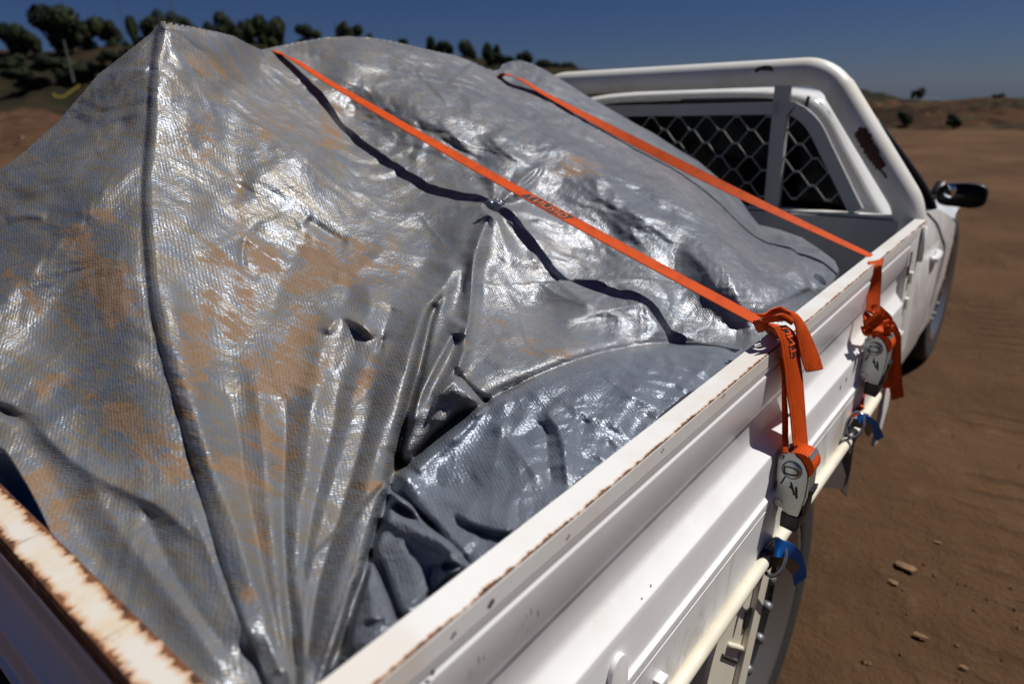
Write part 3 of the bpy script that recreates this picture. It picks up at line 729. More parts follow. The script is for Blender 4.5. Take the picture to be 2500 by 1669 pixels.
MB().box(-1.9, -.62, 0.2, 4.9, .50, .74).build('chassis', M['underside'], ute, bevel=.02)
MB().box(-2.0, -.60, RY-.04, RY+.04, WZ-.04, WZ+.04).build('rear_axle', M['underside'], ute)
# inner post step at the front corner of the tray
c_ = P(1905, 605, y=2.0)
#MB().tube([P(1885, 628, x=-.47), P(1905, 616, x=-.46), P(1935, 626, x=-.43)], [.014, .018, .014], 10).build('tie_down_loop', M['bar'], ute, smooth=True)

# knocks and scratches on the paint
rs3 = random.Random(8)
def knock(px, py, xpl, w, h, lean=0., m='brown'):
    c = P(px, py, x=xpl); n = 7; k_ = (c-Vector((0, 0, CZ))).length/1555.
    vs = [(xpl+.0012, c.y+w*k_*math.cos(a)*(.7+.5*rs3.random())+lean*h*k_*math.sin(a), c.z+h*k_*math.sin(a)*(.7+.5*rs3.random())) for a in np.linspace(0, 2*math.pi, n+1)[:-1]]
    mesh('paint_chip', vs, [tuple(range(n))], M[m], side)
for a in ((1127,1378,-.3495,9,9),(1216,1400,-.350,2,12),(1232,1405,-.350,2,10),(1206,1412,-.350,1.5,5),(1096,1512,-.350,2,13),(1108,1507,-.350,1.5,8),(990,1540,-.3495,9,8),(1491,1342,-.344,4,5,0,'rust'),(1040,1452,-.3495,6,5),(1303,1228,-.3495,5,4),(1660,905,-.3495,3,4),(1520,1030,-.3495,4,3),(1765,1023,-.350,2,4),(1940,870,-.338,5,6)): knock(*a)
# ================================================================ the silver tarp
# Survey of the draped sheet: sight line (column, row) and distance in metres to the cloth.
CTL = [(-250,620,1.75),(-120,480,1.72),(0,392,1.66),(130,282,1.68),(200,200,1.70),(255,148,1.71),(335,84,1.72),(370,48,1.72),
 (-250,800,1.45),(-150,700,1.50),(0,560,1.52),(0,680,1.40),(0,800,1.28),(0,920,1.18),(-250,960,1.30),(0,1030,1.10),(100,1170,.985),(200,1290,.90),(350,1440,.79),(500,1600,.70),
 (120,420,1.56),(200,330,1.58),(270,230,1.62),(345,180,1.60),(340,300,1.50),(330,400,1.41),(330,500,1.32),(335,620,1.22),(340,750,1.13),(400,900,1.03),(400,1000,.97),(480,1250,.83),(560,1450,.73),
 (150,600,1.37),(150,760,1.25),(150,900,1.15),(200,1050,1.04),(300,1180,.93),
 (450,62,1.80),(540,86,1.92),(590,112,2.06),(440,180,1.66),(520,260,1.62),(450,350,1.50),(480,500,1.36),(500,650,1.24),(500,800,1.14),(560,950,1.04),
 (645,105,2.25),(745,86,2.38),(800,83,2.42),(900,94,2.46),(1000,118,2.50),(1080,140,2.54),(1135,165,2.60),(1152,150,2.68),(1192,138,2.74),(1250,160,2.72),(1300,190,2.68),(1400,250,2.62),(1500,308,2.56),(1600,368,2.48),(1700,462,2.36),(1740,518,2.30),(1840,548,2.26),(1915,600,2.12),
 (600,170,1.96),(715,185,2.08),(640,150,2.08),(800,260,2.02),(700,350,1.60),(650,480,1.45),(900,330,1.88),(800,430,1.60),(950,400,1.74),(1130,480,1.54),(1000,600,1.42),(800,600,1.36),(700,720,1.22),
 (800,160,2.14),(950,220,2.05),(1100,250,2.06),(1200,320,1.92),(1300,350,1.90),(1100,350,1.86),(1250,450,1.70),(1400,400,1.86),(1500,450,1.80),(1600,470,1.92),(1700,560,1.80),(1780,600,1.84),
 (1400,540,1.62),(1550,620,1.54),(1650,560,1.66),(1680,660,1.46),(1620,740,1.42),(1690,775,1.42),(1735,720,1.46),(1760,755,1.45),(1780,670,1.55),(1860,640,1.78),(1870,690,1.72),
 (1190,600,1.44),(1300,700,1.38),(1200,700,1.36),(1400,720,1.37),(1485,700,1.377),(1520,745,1.364),(1565,786,1.33),(1450,765,1.31),
 (1150,820,1.14),(1300,810,1.16),(1080,900,1.06),(1000,820,1.12),(900,780,1.15),(850,700,1.22),(750,820,1.13),(750,950,1.04),(650,850,1.10),(600,1050,.97),(650,1200,.87),(750,1100,.93),(640,1350,.80),(660,1480,.76),(680,1600,.72),
 (850,1000,1.00),(850,1100,.93),(800,1230,.85),(760,1350,.78),(740,1480,.73),(750,1600,.69),(620,1600,.71),
 (960,1000,1.01),(930,1090,.96),(1000,1180,.88),(1050,1100,.93),(1100,1000,.985),(1200,930,1.02),(1200,1050,.90),(1180,1200,.79),(1250,1170,.80),(1000,1380,.705),(950,1290,.79),(880,1300,.79),(880,1440,.66),(830,1510,.65),(1060,1300,.76),
 (1350,900,1.03),(1320,1000,.93),(1350,1090,.86),(1450,870,1.09),(1450,980,.97),(1450,1030,.93),(1550,850,1.15),(1560,930,1.04),(1650,830,1.23),(1650,860,1.20),(1740,795,1.35),(1800,760,1.46)]
CTL = np.array(CTL, float)
# outline of the sheet as seen; 'B' = rolls away behind, 'D' = tucked down
OUT = [(-250,600,'B'),(-120,487,'B'),(0,390,'B'),(60,343,'B'),(130,282,'B'),(170,235,'B'),(200,200,'B'),(225,170,'B'),(255,148,'B'),(300,112,'B'),(335,84,'B'),(350,72,'B'),(354,62,'B'),(360,58,'B'),(364,50,'B'),(374,48,'B'),(400,52,'B'),(450,62,'B'),(500,73,'B'),(540,84,'B'),(560,96,'B'),(585,108,'B'),(600,114,'B'),
 (640,105,'B'),(690,95,'B'),(745,86,'B'),(800,83,'B'),(850,86,'B'),(900,94,'B'),(950,106,'B'),(1000,118,'B'),(1045,127,'B'),(1080,140,'B'),(1110,152,'B'),(1135,163,'B'),(1146,158,'B'),(1152,148,'B'),(1170,141,'B'),(1192,138,'B'),(1220,146,'B'),(1250,160,'B'),(1300,190,'B'),(1350,222,'B'),(1400,250,'B'),(1460,285,'B'),(1500,306,'B'),(1560,345,'B'),(1600,368,'B'),(1650,410,'B'),(1700,460,'B'),(1720,490,'B'),(1740,515,'B'),(1790,527,'B'),(1840,545,'B'),(1885,575,'B'),(1915,598,'B'),(1925,620,'D'),
 (1900,668,'D'),(1770,770,'D'),(1400,1062,'D'),(1150,1260,'D'),(900,1460,'D'),(755,1574,'D'),(700,1660,'D'),(520,1660,'D'),(380,1500,'D'),(235,1365,'D'),(140,1262,'E'),(113,1214,'E'),(92,1168,'E'),(60,1108,'E'),(30,1060,'E'),(9,1030,'E'),(-40,1010,'E'),(-250,960,'E')]
DS = 2.6; CRK = 1.4
us = np.arange(-262, 1945, DS); vs_ = np.arange(36, 1672, DS)
U, V = np.meshgrid(us, vs_, indexing='ij'); shape = U.shape
def tps(ctl, U, V, lam=2e-4):
    x = ctl[:, :2]/1000.; n = len(x)
    def phi(d2): return .5*d2*np.log(d2+1e-12)
    K = phi(((x[:, None]-x[None])**2).sum(-1))+lam*np.eye(n)
    A = np.zeros((n+3, n+3)); A[:n, :n] = K; A[:n, n] = 1; A[:n, n+1:] = x; A[n, :n] = 1; A[n+1:, :n] = x.T
    w = np.linalg.solve(A, np.concatenate([ctl[:, 2], [0, 0, 0]]))
    q = np.stack([U.ravel(), V.ravel()], 1)/1000.; out = np.zeros(len(q))
    for k in range(n): out += w[k]*phi(((q-x[k])**2).sum(-1))
    return (out+w[n]+q@w[n+1:]).reshape(U.shape)
cs = slice(None, None, 6)
uc = np.append(us[cs], us[-1]+DS*6); vc = np.append(vs_[cs], vs_[-1]+DS*6)
Uc, Vc = np.meshgrid(uc, vc, indexing='ij')
Tc = tps(CTL, Uc, Vc)
def bilin(G, u, v):
    fu = np.clip((u-uc[0])/(DS*6), 0, len(uc)-1.001); fv = np.clip((v-vc[0])/(DS*6), 0, len(vc)-1.001)
    i = fu.astype(int); j = fv.astype(int); a = fu-i; b = fv-j
    i = np.minimum(i, len(uc)-2); j = np.minimum(j, len(vc)-2)
    return G[i, j]*(1-a)*(1-b)+G[i+1, j]*a*(1-b)+G[i, j+1]*(1-a)*b+G[i+1, j+1]*a*b
T = bilin(Tc, U, V)
Hh = np.zeros(shape)
def catmull(pts, n=5):
    p = np.array(pts, float); o = []
    for i in range(len(p)-1):
        a, b, c, d = p[max(0, i-1)], p[i], p[i+1], p[min(len(p)-1, i+2)]
        for k in range(n):
            t = k/n; o.append(.5*((2*b)+(c-a)*t+(2*a-5*b+4*c-d)*t*t+(3*b-a-3*c+d)*t**3))
    o.append(p[-1]); return np.array(o)
def pdist(pts, reach, smooth=True):
    """signed distance to a polyline (positive to the right when it runs down) and fraction along it"""
    p = catmull(pts) if smooth and len(pts) > 2 else np.array(pts, float)
    i0, i1 = np.searchsorted(us, [p[:, 0].min()-reach, p[:, 0].max()+reach]); j0, j1 = np.searchsorted(vs_, [p[:, 1].min()-reach, p[:, 1].max()+reach])
    sl = (slice(i0, i1), slice(j0, j1)); u = U[sl]; v = V[sl]
    best = np.full(u.shape, 1e9); sd = np.zeros(u.shape); fr_ = np.zeros(u.shape)
    seg = np.linalg.norm(np.diff(p, axis=0), axis=1); L = seg.sum(); acc = 0
    for k in range(len(seg)):
        a = p[k]; d = (p[k+1]-a)/max(seg[k], 1e-6); rx = u-a[0]; ry = v-a[1]
        q_ = np.clip(rx*d[0]+ry*d[1], 0, seg[k]); ex = rx-q_*d[0]; ey = ry-q_*d[1]; dd = ex*ex+ey*ey; m = dd < best
        best = np.where(m, dd, best); s_ = rx*d[1]-ry*d[0]; sd = np.where(m, s_, sd); fr_ = np.where(m, (acc+q_)/L, fr_); acc += seg[k]
    b = np.sqrt(best); return sl, np.where(sd >= 0, b, -b), fr_
def inpoly(pl):
    z_ = np.zeros(shape, bool)
    for k in range(len(pl)):
        (xa, ya), (xb, yb) = pl[k], pl[(k+1) % len(pl)]; z_ ^= ((ya > V) != (yb > V)) & (U < (xb-xa)*(V-ya)/(yb-ya+1e-12)+xa)
    return z_
def taper(f, a=.12, b=.12, lo=0.):
    w = np.ones_like(f)
    if a > 0: x = np.clip(f/a, 0, 1); w = w*(lo+(1-lo)*x*x*(3-2*x))
    if b > 0: x = np.clip((1-f)/b, 0, 1); w = w*(lo+(1-lo)*x*x*(3-2*x))
    return w
def lerpw(w, f): return w if np.isscalar(w) else w[0]+(w[1]-w[0])*f
def ridge(pts, amp, w, p=1.5, a=.15, b=.15, wr=None):
    wr = w if wr is None else wr
    mx = max(np.max(w), np.max(wr)); sl, s, f = pdist(pts, mx*3.4)
    ww = np.where(s < 0, lerpw(w, f), lerpw(wr, f)); x = np.abs(s)/ww
    Hh[sl] += lerpw(amp, f)*np.exp(-x**p)*taper(f, a, b)*np.clip((3.3-x)/.8, 0, 1)
def step(pts, amp, roll, decay, side=1, a=.08, b=.08, under=0.):
    """cloth on one side stands proud and rolls under at the line"""
    rm = float(np.max(roll)); sl, s, f = pdist(pts, decay*4+rm); s = s*side
    r = lerpw(roll, f); q_ = np.clip(s/r, 0, 1); h = np.sqrt(np.clip(1-(1-q_)**2, 0, 1))*np.exp(-np.clip(s-r, 0, None)/decay)
    xx_ = np.abs(s)/(r*.30); h = np.where(s > 0, h, -under*xx_*np.exp(1-xx_))
    end = np.clip((decay*4+rm-np.abs(s))/(decay), 0, 1)
    Hh[sl] += lerpw(amp, f)*h*taper(f, a, b)*end
def dimple(x, y, rx, ry, ang, amp, p=2.):
    c, s = math.cos(math.radians(ang)), math.sin(math.radians(ang)); R_ = max(rx, ry)*2.6
    i0, i1 = np.searchsorted(us, [x-R_, x+R_]); j0, j1 = np.searchsorted(vs_, [y-R_, y+R_]); sl = (slice(i0, i1), slice(j0, j1))
    dx = U[sl]-x; dy = V[sl]-y; a = (dx*c+dy*s)/rx; b = (-dx*s+dy*c)/ry
    Hh[sl] += amp*np.exp(-(a*a+b*b)**(p/2))
# --- main roll running down from the peak
step([(366,52),(352,110),(343,200),(337,300),(329,400),(328,480),(331,560),(338,640),(352,740),(388,870),(430,1020),(470,1160),(508,1290),(548,1410),(610,1560),(640,1640)], (.016,.020), (20,40), 75, 1, 0, 0, .05)
ridge([(352,740),(405,830),(455,960),(505,1090),(550,1230),(590,1360),(635,1500)], .007, 34, 1.7)
ridge([(322,338),(270,400),(190,490),(100,590),(0,690),(-120,800)], .046, 100, 1.3, .30, 0, 85)
ridge([(300,150),(240,260),(150,380),(40,470)], .008, 40, 1.6); ridge([(325,250),(250,340),(140,470),(60,540)], -.008, 30, 1.6)
ridge([(10,500),(60,492),(110,500)], .008, 10, 1.4); step([(250,166),(290,156),(345,152)], .004, 6, 20, -1)
ridge([(325,440),(230,570),(120,700),(10,800)], -.007, 45, 1.5); ridge([(335,600),(240,690),(120,830),(20,910)], .007, 35, 1.5)
ridge([(340,800),(250,880),(120,950),(50,960)], .009, 26, 1.4); ridge([(70,960),(160,1050),(260,1110),(380,1170),(470,1260)], .013, 22, 1.4, .1, .2, 60)
ridge([(60,990),(130,1120),(220,1260),(330,1390)], -.008, 50, 1.6); ridge([(190,1030),(230,1150),(330,1290),(450,1440),(540,1580)], .010, 40, 1.6)
ridge([(320,1140),(380,1280),(450,1400),(540,1520)], -.008, 26, 1.6); ridge([(420,1120),(470,1240),(520,1370),(590,1500)], .008, 22, 1.4)
dimple(14, 945, 34, 11, 25, -.022, 2)
# --- long folds gathering at the bottom corner
ridge([(380,620),(392,680),(415,765),(441,870),(463,966),(495,1089),(539,1200),(573,1316),(605,1394),(640,1530)], (.010,.008), (26,15), 1.9, .1, 0)
ridge([(570,800),(590,890),(603,979),(614,1109),(626,1232),(640,1362),(656,1492),(672,1600)], (.015,.009), (30,12), 1.9, .2, 0)
ridge([(752,700),(742,771),(728,862),(710,966),(701,1070),(684,1174),(677,1297),(690,1427),(694,1580)], (.017,.009), (36,13), 1.9, .15, 0)
ridge([(838,780),(824,836),(800,966),(762,1102),(724,1252),(706,1362),(700,1500)], (.010,.006), (26,11), 1.9, .2, 0)
ridge([(500,850),(540,960),(560,1090),(585,1220),(610,1350),(640,1480)], (-.012,-.005), (20,8), 1.3, .25, 0)
ridge([(655,880),(655,1000),(650,1130),(652,1260),(662,1400),(680,1520)], (-.016,-.007), (20,7), 1.2, .25, 0)
ridge([(868,850),(845,960),(806,1100),(762,1240),(722,1380),(705,1500)], (-.012,-.006), (18,8), 1.3, .2, 0)
ridge([(775,860),(768,960),(740,1080),(712,1200),(694,1320)], (-.007,-.004), (18,8), 1.3, .2, 0)
# --- rolled fold from the knot down to the corner, overlapping what is right of it
ridge([(1122,486),(1078,560),(1015,640),(962,745),(915,860),(882,960),(852,1070),(820,1180),(788,1290),(748,1410),(705,1550),(690,1620)], (.034,.014), (40,22), 1.9, .08, 0)
ED = [(1030,640),(1012,672),(984,712),(966,776),(950,850),(930,925),(908,1010),(894,1090),(872,1160),(848,1235),(822,1330),(788,1430),(742,1570),(728,1630)]
step(ED, (.030,.036), (18,14), 60, -1, .12, 0, .5)
ridge([(1046,600),(1010,680),(985,700)], .014, 24, 1.6)
ridge([(1022,672),(994,716),(978,778),(962,850),(944,925),(922,1010),(908,1085)], (-.020,-.046), (6,9), 1.8, .1, .05)
ridge([(908,1085),(886,1160),(860,1235),(836,1320),(806,1420),(765,1540)], (-.030,-.016), (8,5), 1.8, .02, .1)
ridge([(1100,500),(1060,580),(1000,660),(930,750),(880,840)], -.010, 20, 1.5)
ridge([(900,700),(885,745),(872,790)], -.010, 22, 1.5); 
ridge([(742,772),(765,738),(790,727),(830,748),(862,782)], .016, 15, 1.5); dimple(874, 790, 5, 14, 20, -.022, 2); dimple(838, 772, 30, 9, 35, -.009, 2)
# --- fingers of cloth right of it
ridge([(1056,733),(1036,772),(996,845),(955,925),(925,1000)], .030, 19, 1.6, .04, .2)
ridge([(1048,760),(1040,800),(1000,880),(975,940)], -.018, 17, 1.8, .1, .2)
ridge([(1130,480),(1100,550),(1086,620),(1082,680),(1072,752),(1048,832),(1010,900),(984,940)], (.026,.038), (12,20), 1.8, .05, .1)
step([(1096,560),(1090,640),(1082,730),(1070,790)], .020, 8, 20, -1, .2, .2, .2)
ridge([(1074,798),(1064,812),(1052,850)], .020, 8, 1.7, .1, .1)
step([(1126,936),(1084,900),(1042,858)], .034, 12, 60, 1, .2, .1, .5)
ridge([(1044,864),(1110,905),(1180,925)], .010, 22, 1.5)
dimple(922, 1060, 34, 9, 40, -.030, 2); dimple(1010, 960, 40, 26, 40, .010, 2)
ridge([(1030,890),(1080,930),(1100,960)], .012, 20, 1.6)
# --- folded-over apron of clean blue-grey cloth
AP = [(872,1112),(900,1096),(944,1064),(1000,1014),(1060,966),(1120,926),(1200,884),(1300,842),(1400,813),(1500,797),(1580,794),(1650,796),(1712,804)]
step(AP, (.060,.026), (24,20), 230, -1, .07, .10, .7)
step([(880,1104),(905,1128),(947,1162),(997,1217),(1046,1261),(1082,1306)][::-1], .050, 10, 120, 1, .1, .02, .2)
ridge([(1250,941),(1277,980),(1294,1035),(1301,1123)], .011, 9, 1.5, .02, .2, 30)
ridge([(1249,962),(1256,1040),(1266,1130)], -.007, 14, 1.7, .1, .2)
ridge([(1145,965),(1140,1030),(1120,1100)], .006, 20, 1.4, .03, .3); ridge([(1145,968),(1190,1040),(1250,1110)], .006, 16, 1.5, .05, .3)
ridge([(1150,985),(1195,1000),(1246,960)], -.006, 14, 1.5); ridge([(1060,985),(980,1050),(900,1110)], .008, 14, 1.6)
step([(1036,1176),(1075,1202),(1120,1218),(1180,1228)], .014, 12, 50, 1, .2, .1, .3)
ridge([(1000,1130),(1060,1160),(1120,1180),(1190,1180)], .007, 22, 1.6); ridge([(960,1110),(1040,1120),(1100,1090)], -.005, 26, 1.6)
ridge([(1480,860),(1440,930),(1400,1000)], .007, 26, 1.6); ridge([(1600,840),(1500,930),(1430,1010)], -.006, 22, 1.6); ridge([(1380,850),(1440,900),(1520,940)], .005, 10, 1.5)
ridge([(1640,830),(1600,860),(1560,900)], .007, 18, 1.6); ridge([(1320,960),(1380,1000),(1400,1040)], -.006, 20, 1.6); ridge([(1340,880),(1350,960),(1390,1020)], .005, 20, 1.6)
dimple(950, 1186, 62, 15, 33, -.050, 3); dimple(1040, 1296, 26, 9, -10, -.02, 3)
ridge([(860,1178),(914,1212),(980,1240),(1030,1264),(1066,1290)], .012, 12, 1.6, .05, .1, 60)
ridge([(905,1230),(945,1300),(960,1370),(960,1420)], .012, 42, 1.6, .1, .1, 50)
ridge([(1000,1290),(990,1350),(1010,1390)], -.008, 14, 1.7)
ridge([(843,1258),(872,1302),(894,1357),(920,1425)], -.034, 9, 2.2, .15, .1)
ridge([(838,1285),(845,1350),(862,1430)], .012, 22, 1.6, .1, .1); ridge([(845,1350),(880,1400),(890,1440)], .006, 10, 1.5)
ridge([(820,1320),(802,1400),(792,1510)], -.02, 7, 2, .2, .1)
# --- gathers round the knot of cloth
dimple(1134, 472, 15, 11, 0, -.032, 2)
for a_, l_, am, w_ in ((-40, 125, .016, 10), (-62, 110, -.010, 9), (-100, 105, .010, 12), (-125, 120, -.007, 12), (175, 190, .008, 13), (160, 240, -.006, 16), (150, 170, .006, 12), (8, 120, .010, 10), (-12, 90, -.010, 8), (35, 210, .008, 16), (24, 130, -.007, 12), (52, 160, -.010, 16), (72, 170, .009, 15), (205, 140, .007, 14)):
    ca, sa = math.cos(math.radians(a_)), math.sin(math.radians(a_))
    ridge([(1134+ca*14, 472+sa*14), (1134+ca*l_*.5-sa*6, 472+sa*l_*.5+ca*6), (1134+ca*l_, 472+sa*l_)], am, (w_*.6, w_*1.7), 1.5, .1, .5)
ridge([(1150,455),(1190,420),(1232,386),(1240,392),(1210,425),(1175,450)], .012, 7, 1.6, .1, .1); dimple(1205, 418, 26, 9, -35, -.014, 2)
ridge([(1160,500),(1200,505),(1250,500),(1310,530)], .010, 14, 1.5)
# --- upper slopes
ridge([(500,180),(528,280),(536,380),(560,470)], -.014, 42, 1.7); ridge([(400,120),(430,260),(440,420),(430,560)], .008, 46, 1.8)
ridge([(560,260),(640,330),(720,400),(820,450)], .006, 30, 1.6); ridge([(600,140),(680,170),(720,200)], .012, 22, 1.5)
ridge([(390,120),(500,198),(600,280),(662,312),(702,360),(765,420),(862,452),(945,478),(985,520),(1024,568)], .0022, 3.2, 1.6, .02, .02)
ridge([(1088,650),(1150,662),(1186,710),(1210,780),(1245,806),(1340,834)], .0022, 3.2, 1.6, .02, .02)
ridge([(705,150),(800,188),(900,222),(1000,254),(1110,290),(1190,335),(1250,372)], .032, 70, 1.1, .2, .2, 40)
ridge([(640,118),(760,128),(880,142),(960,165)], .012, 30, 1.5); ridge([(960,165),(1040,150),(1100,165)], -.010, 26, 1.5)
step([(948,164),(975,190),(1005,220),(1036,250)], .010, 7, 26, 1, .1, .2, .2); ridge([(850,192),(900,182),(960,172)], .006, 8, 1.5)
ridge([(1078,142),(1118,190),(1156,236),(1206,290)], .030, 36, 1.4, .05, .2); ridge([(1150,180),(1190,240),(1260,320)], -.02, 26, 1.6)
ridge([(1180,300),(1240,318),(1330,362),(1380,400),(1450,418),(1526,446),(1590,487),(1660,512),(1730,556),(1800,594),(1842,640)], .024, 30, 1.4, .1, .05, 40)
ridge([(1300,340),(1400,400),(1500,470),(1560,520)], -.014, 30, 1.6)
ridge([(1300,340),(1380,400),(1446,480),(1534,508),(1606,556),(1666,624),(1706,716),(1726,776)], .015, 34, 1.2, .15, .12, 30)
ridge([(1250,430),(1330,500),(1440,560),(1560,640),(1640,720)], -.005, 30, 1.5)
ridge([(1205,575),(1290,650),(1368,710)], .008, 14, 1.6); ridge([(1268,756),(1370,714),(1470,724),(1540,770)], .010, 26, 1.7)
ridge([(1200,660),(1300,740),(1420,770)], -.007, 34, 1.7); ridge([(1130,600),(1160,700),(1180,800)], .008, 44, 1.8)
ridge([(1220,170),(1330,250),(1440,330),(1560,420),(1660,500)], .018, 28, 1.5); ridge([(1200,200),(1300,280),(1420,370),(1540,440)], -.016, 24, 1.6)
ridge([(1330,300),(1400,340),(1430,390)], .010, 14, 1.4)
for P_, a_, w_ in (([(755,95),(860,120),(950,150),(1060,200),(1130,260)], .010, 16), ([(880,96),(980,135),(1070,180),(1150,250)], .012, 14), ([(700,112),(800,140),(900,160)], .008, 10),
    ([(1010,150),(1060,210),(1100,280)], .010, 12), ([(1210,150),(1290,215),(1380,270),(1470,340)], .012, 14), ([(1170,165),(1230,210),(1300,275),(1390,340),(1480,390)], .012, 16), ([(1350,235),(1440,300),(1530,360),(1620,430)], .012, 13),
    ([(1500,320),(1590,390),(1680,480)], .010, 12), ([(1420,300),(1520,380),(1600,450),(1700,530)], .012, 14), ([(1560,400),(1640,470),(1720,530)], -.010, 12), ([(1240,200),(1330,270),(1430,350)], -.010, 12),
    ([(900,250),(1000,290),(1080,340),(1150,390)], .008, 14), ([(840,230),(900,290),(960,330)], .006, 16), ([(1000,270),(1060,330),(1100,380)], .007, 10), ([(1110,300),(1160,350),(1230,380)], .009, 10),
    ([(1330,430),(1420,470),(1500,520),(1580,590)], .009, 14), ([(1400,500),(1470,560),(1540,640)], .007, 18), ([(1290,480),(1380,550),(1450,620)], .006, 14), ([(1560,560),(1620,620),(1650,690)], .008, 12),
    ([(1640,540),(1700,600),(1740,680)], .010, 14), ([(1720,570),(1770,620),(1790,680)], .008, 12), ([(1480,460),(1560,480),(1640,530)], .007, 10)):
    ridge(P_, a_, w_, 1.25, .2, .3, w_*1.8)
step([(1796,530),(1824,575),(1842,620),(1862,665)], .022, 10, 40, -1, .1, .05, .3); ridge([(1880,560),(1890,620),(1880,680)], .012, 20, 1.6)
ridge([(700,500),(760,540),(800,560)], -.012, 12, 1.5); ridge([(560,545),(610,572),(668,612)], .007, 6, 1.4); ridge([(560,545),(556,580),(562,618),(600,640)], -.006, 7, 1.4)
ridge([(440,580),(520,560),(600,500),(690,470)], .006, 20, 1.5); ridge([(455,450),(560,520),(640,560),(760,590)], -.006, 22, 1.5)
ridge([(820,480),(900,560),(980,600)], .007, 26, 1.6); ridge([(760,640),(820,620),(900,560)], .006, 18, 1.5); ridge([(790,620),(800,680),(770,740)], -.010, 28, 1.6)
ridge([(690,560),(640,650),(620,740)], -.007, 30, 1.6); ridge([(840,640),(850,700),(820,760)], .009, 26, 1.6)
# --- fine creases: plane coordinates of the cloth in metres
DIR = np.stack([U.ravel()/.9396-CC[0], V.ravel()/.9396-CC[1], np.full(U.size, F_)], 1); DIR /= np.linalg.norm(DIR, axis=1)[:, None]; DIR = DIR@ROT.T
PW = DIR*T.ravel()[:, None]
n0 = _unit((.30, -.40, .86)); e1 = _unit(np.cross((-.25, 1, 0), n0)); e2 = np.cross(n0, e1)
A_ = (PW@e1).reshape(shape); B_ = (PW@e2).reshape(shape)
def ridged(x, y, seed, p=2.2): return (1-np.abs(np.clip(pnoise(x, y, seed)*1.1, -1, 1)))**p
far_ = np.clip((T-1.35)/.5, 0, 1); left_ = np.clip((420-U)/300, 0, 1)
wx = fbm(A_*4, B_*4, 3, 40)*.10; wy = fbm(A_*4, B_*4, 3, 50)*.10
cr = 0
def tri(x): return np.abs(2*(x-np.floor(x+.5)))
for k, (ang, lam_, sl_) in enumerate(((25, .34, .10), (100, .24, .11), (62, .15, .15), (140, .105, .17), (10, .072, .19), (84, .048, .20), (48, .034, .19), (118, .024, .16))):
    c_, s_ = math.cos(math.radians(ang)), math.sin(math.radians(ang)); w_ = min(1, lam_*6)
    a = (A_+wx*w_)*c_+(B_+wy*w_)*s_; b = -(A_+wx*w_)*s_+(B_+wy*w_)*c_
    ph = a/lam_+.55*fbm(a/lam_*.45+3*k, b/lam_*.28, 2, 130+k)
    gate = np.clip(fbm(A_/lam_*.22+7*k, B_/lam_*.22, 2, 70+k)*1.8+.42, 0, 1)
    cr = cr+lam_*.25*sl_*(tri(ph)-.5)*gate*(.75+.5*far_)
cr += .003*fbm(A_*3.2, B_*3.2, 2, 91)*(.4+far_)
Hh = Hh*(1.42+.10*far_)
for _ in range(2):
    Hh[1:-1] = (Hh[:-2]+2*Hh[1:-1]+Hh[2:])/4; Hh[:, 1:-1] = (Hh[:, :-2]+2*Hh[:, 1:-1]+Hh[:, 2:])/4
APW = inpoly(AP+[(1740,790),(1400,1070),(1150,1270),(900,1480),(760,1590),(842,1240),(872,1160)])
Hh = Hh+cr*(1+.9*APW)*CRK*(1-.5*np.clip((V-1400)/200, 0, 1))
T2 = T-Hh
# heights of the cloth surveyed where the two strap shadows fall
SHD = [(720,185,2.025),(770,230,1.947),(850,270,1.847),(900,320,1.781),(960,365,1.714),(1010,400,1.664),(1060,430,1.620),(1130,475,1.563),(1190,530,1.517),(1250,590,1.476),(1300,625,1.449),(1360,655,1.421),(1440,672,1.392),(1485,700,1.377),(1520,745,1.364),(1565,786,1.352),
       (1230,210,2.44),(1260,230,2.39),(1310,265,2.33),(1340,300,2.30),(1440,365,2.21),(1500,400,2.17),(1540,412,2.15),(1590,450,2.12),(1700,520,2.07)]
num = np.zeros(shape); den = np.full(shape, 1e-6)
for x_, y_, t_ in SHD:
    i_ = int((x_-us[0])/DS); j_ = int((y_-vs_[0])/DS); e_ = t_-T2[i_-3:i_+4, j_-3:j_+4].mean()
    w_ = np.exp(-((U-x_)**2+(V-y_)**2)/(2*46.**2)); num += w_*e_; den += w_
T2 = T2+num/den*np.clip(den*1.15, 0, 1)*np.clip((800-V)/14, 0, 1)
# silhouettes: outside the outline the sheet rolls away behind or is tucked down
poly = np.array([(a, b) for a, b, c in OUT], float); kinds = [c for _, _, c in OUT]
ins = np.zeros(shape, bool)
for k in range(len(poly)):
    (xa, ya), (xb, yb) = poly[k], poly[(k+1) % len(poly)]
    cross_ = ((ya > V) != (yb > V)) & (U < (xb-xa)*(V-ya)/(yb-ya+1e-12)+xa); ins ^= cross_
best = np.full(shape, 1e9); qx = np.zeros(shape); qy = np.zeros(shape); kd = np.zeros(shape, int)
for k in range(len(poly)):
    a = poly[k]; b = poly[(k+1) % len(poly)]; L = np.linalg.norm(b-a)
    d = (b-a)/L; s_ = np.clip((U-a[0])*d[0]+(V-a[1])*d[1], 0, L); px = a[0]+s_*d[0]; py = a[1]+s_*d[1]; dd = (U-px)**2+(V-py)**2; m = dd < best
    best = np.where(m, dd, best); qx = np.where(m, px, qx); qy = np.where(m, py, qy); kd = np.where(m, {'B': 0, 'D': 1, 'E': 2}[kinds[k]], kd)
dist = np.sqrt(best)
Uq = np.where(ins, U, qx); Vq = np.where(ins, V, qy)
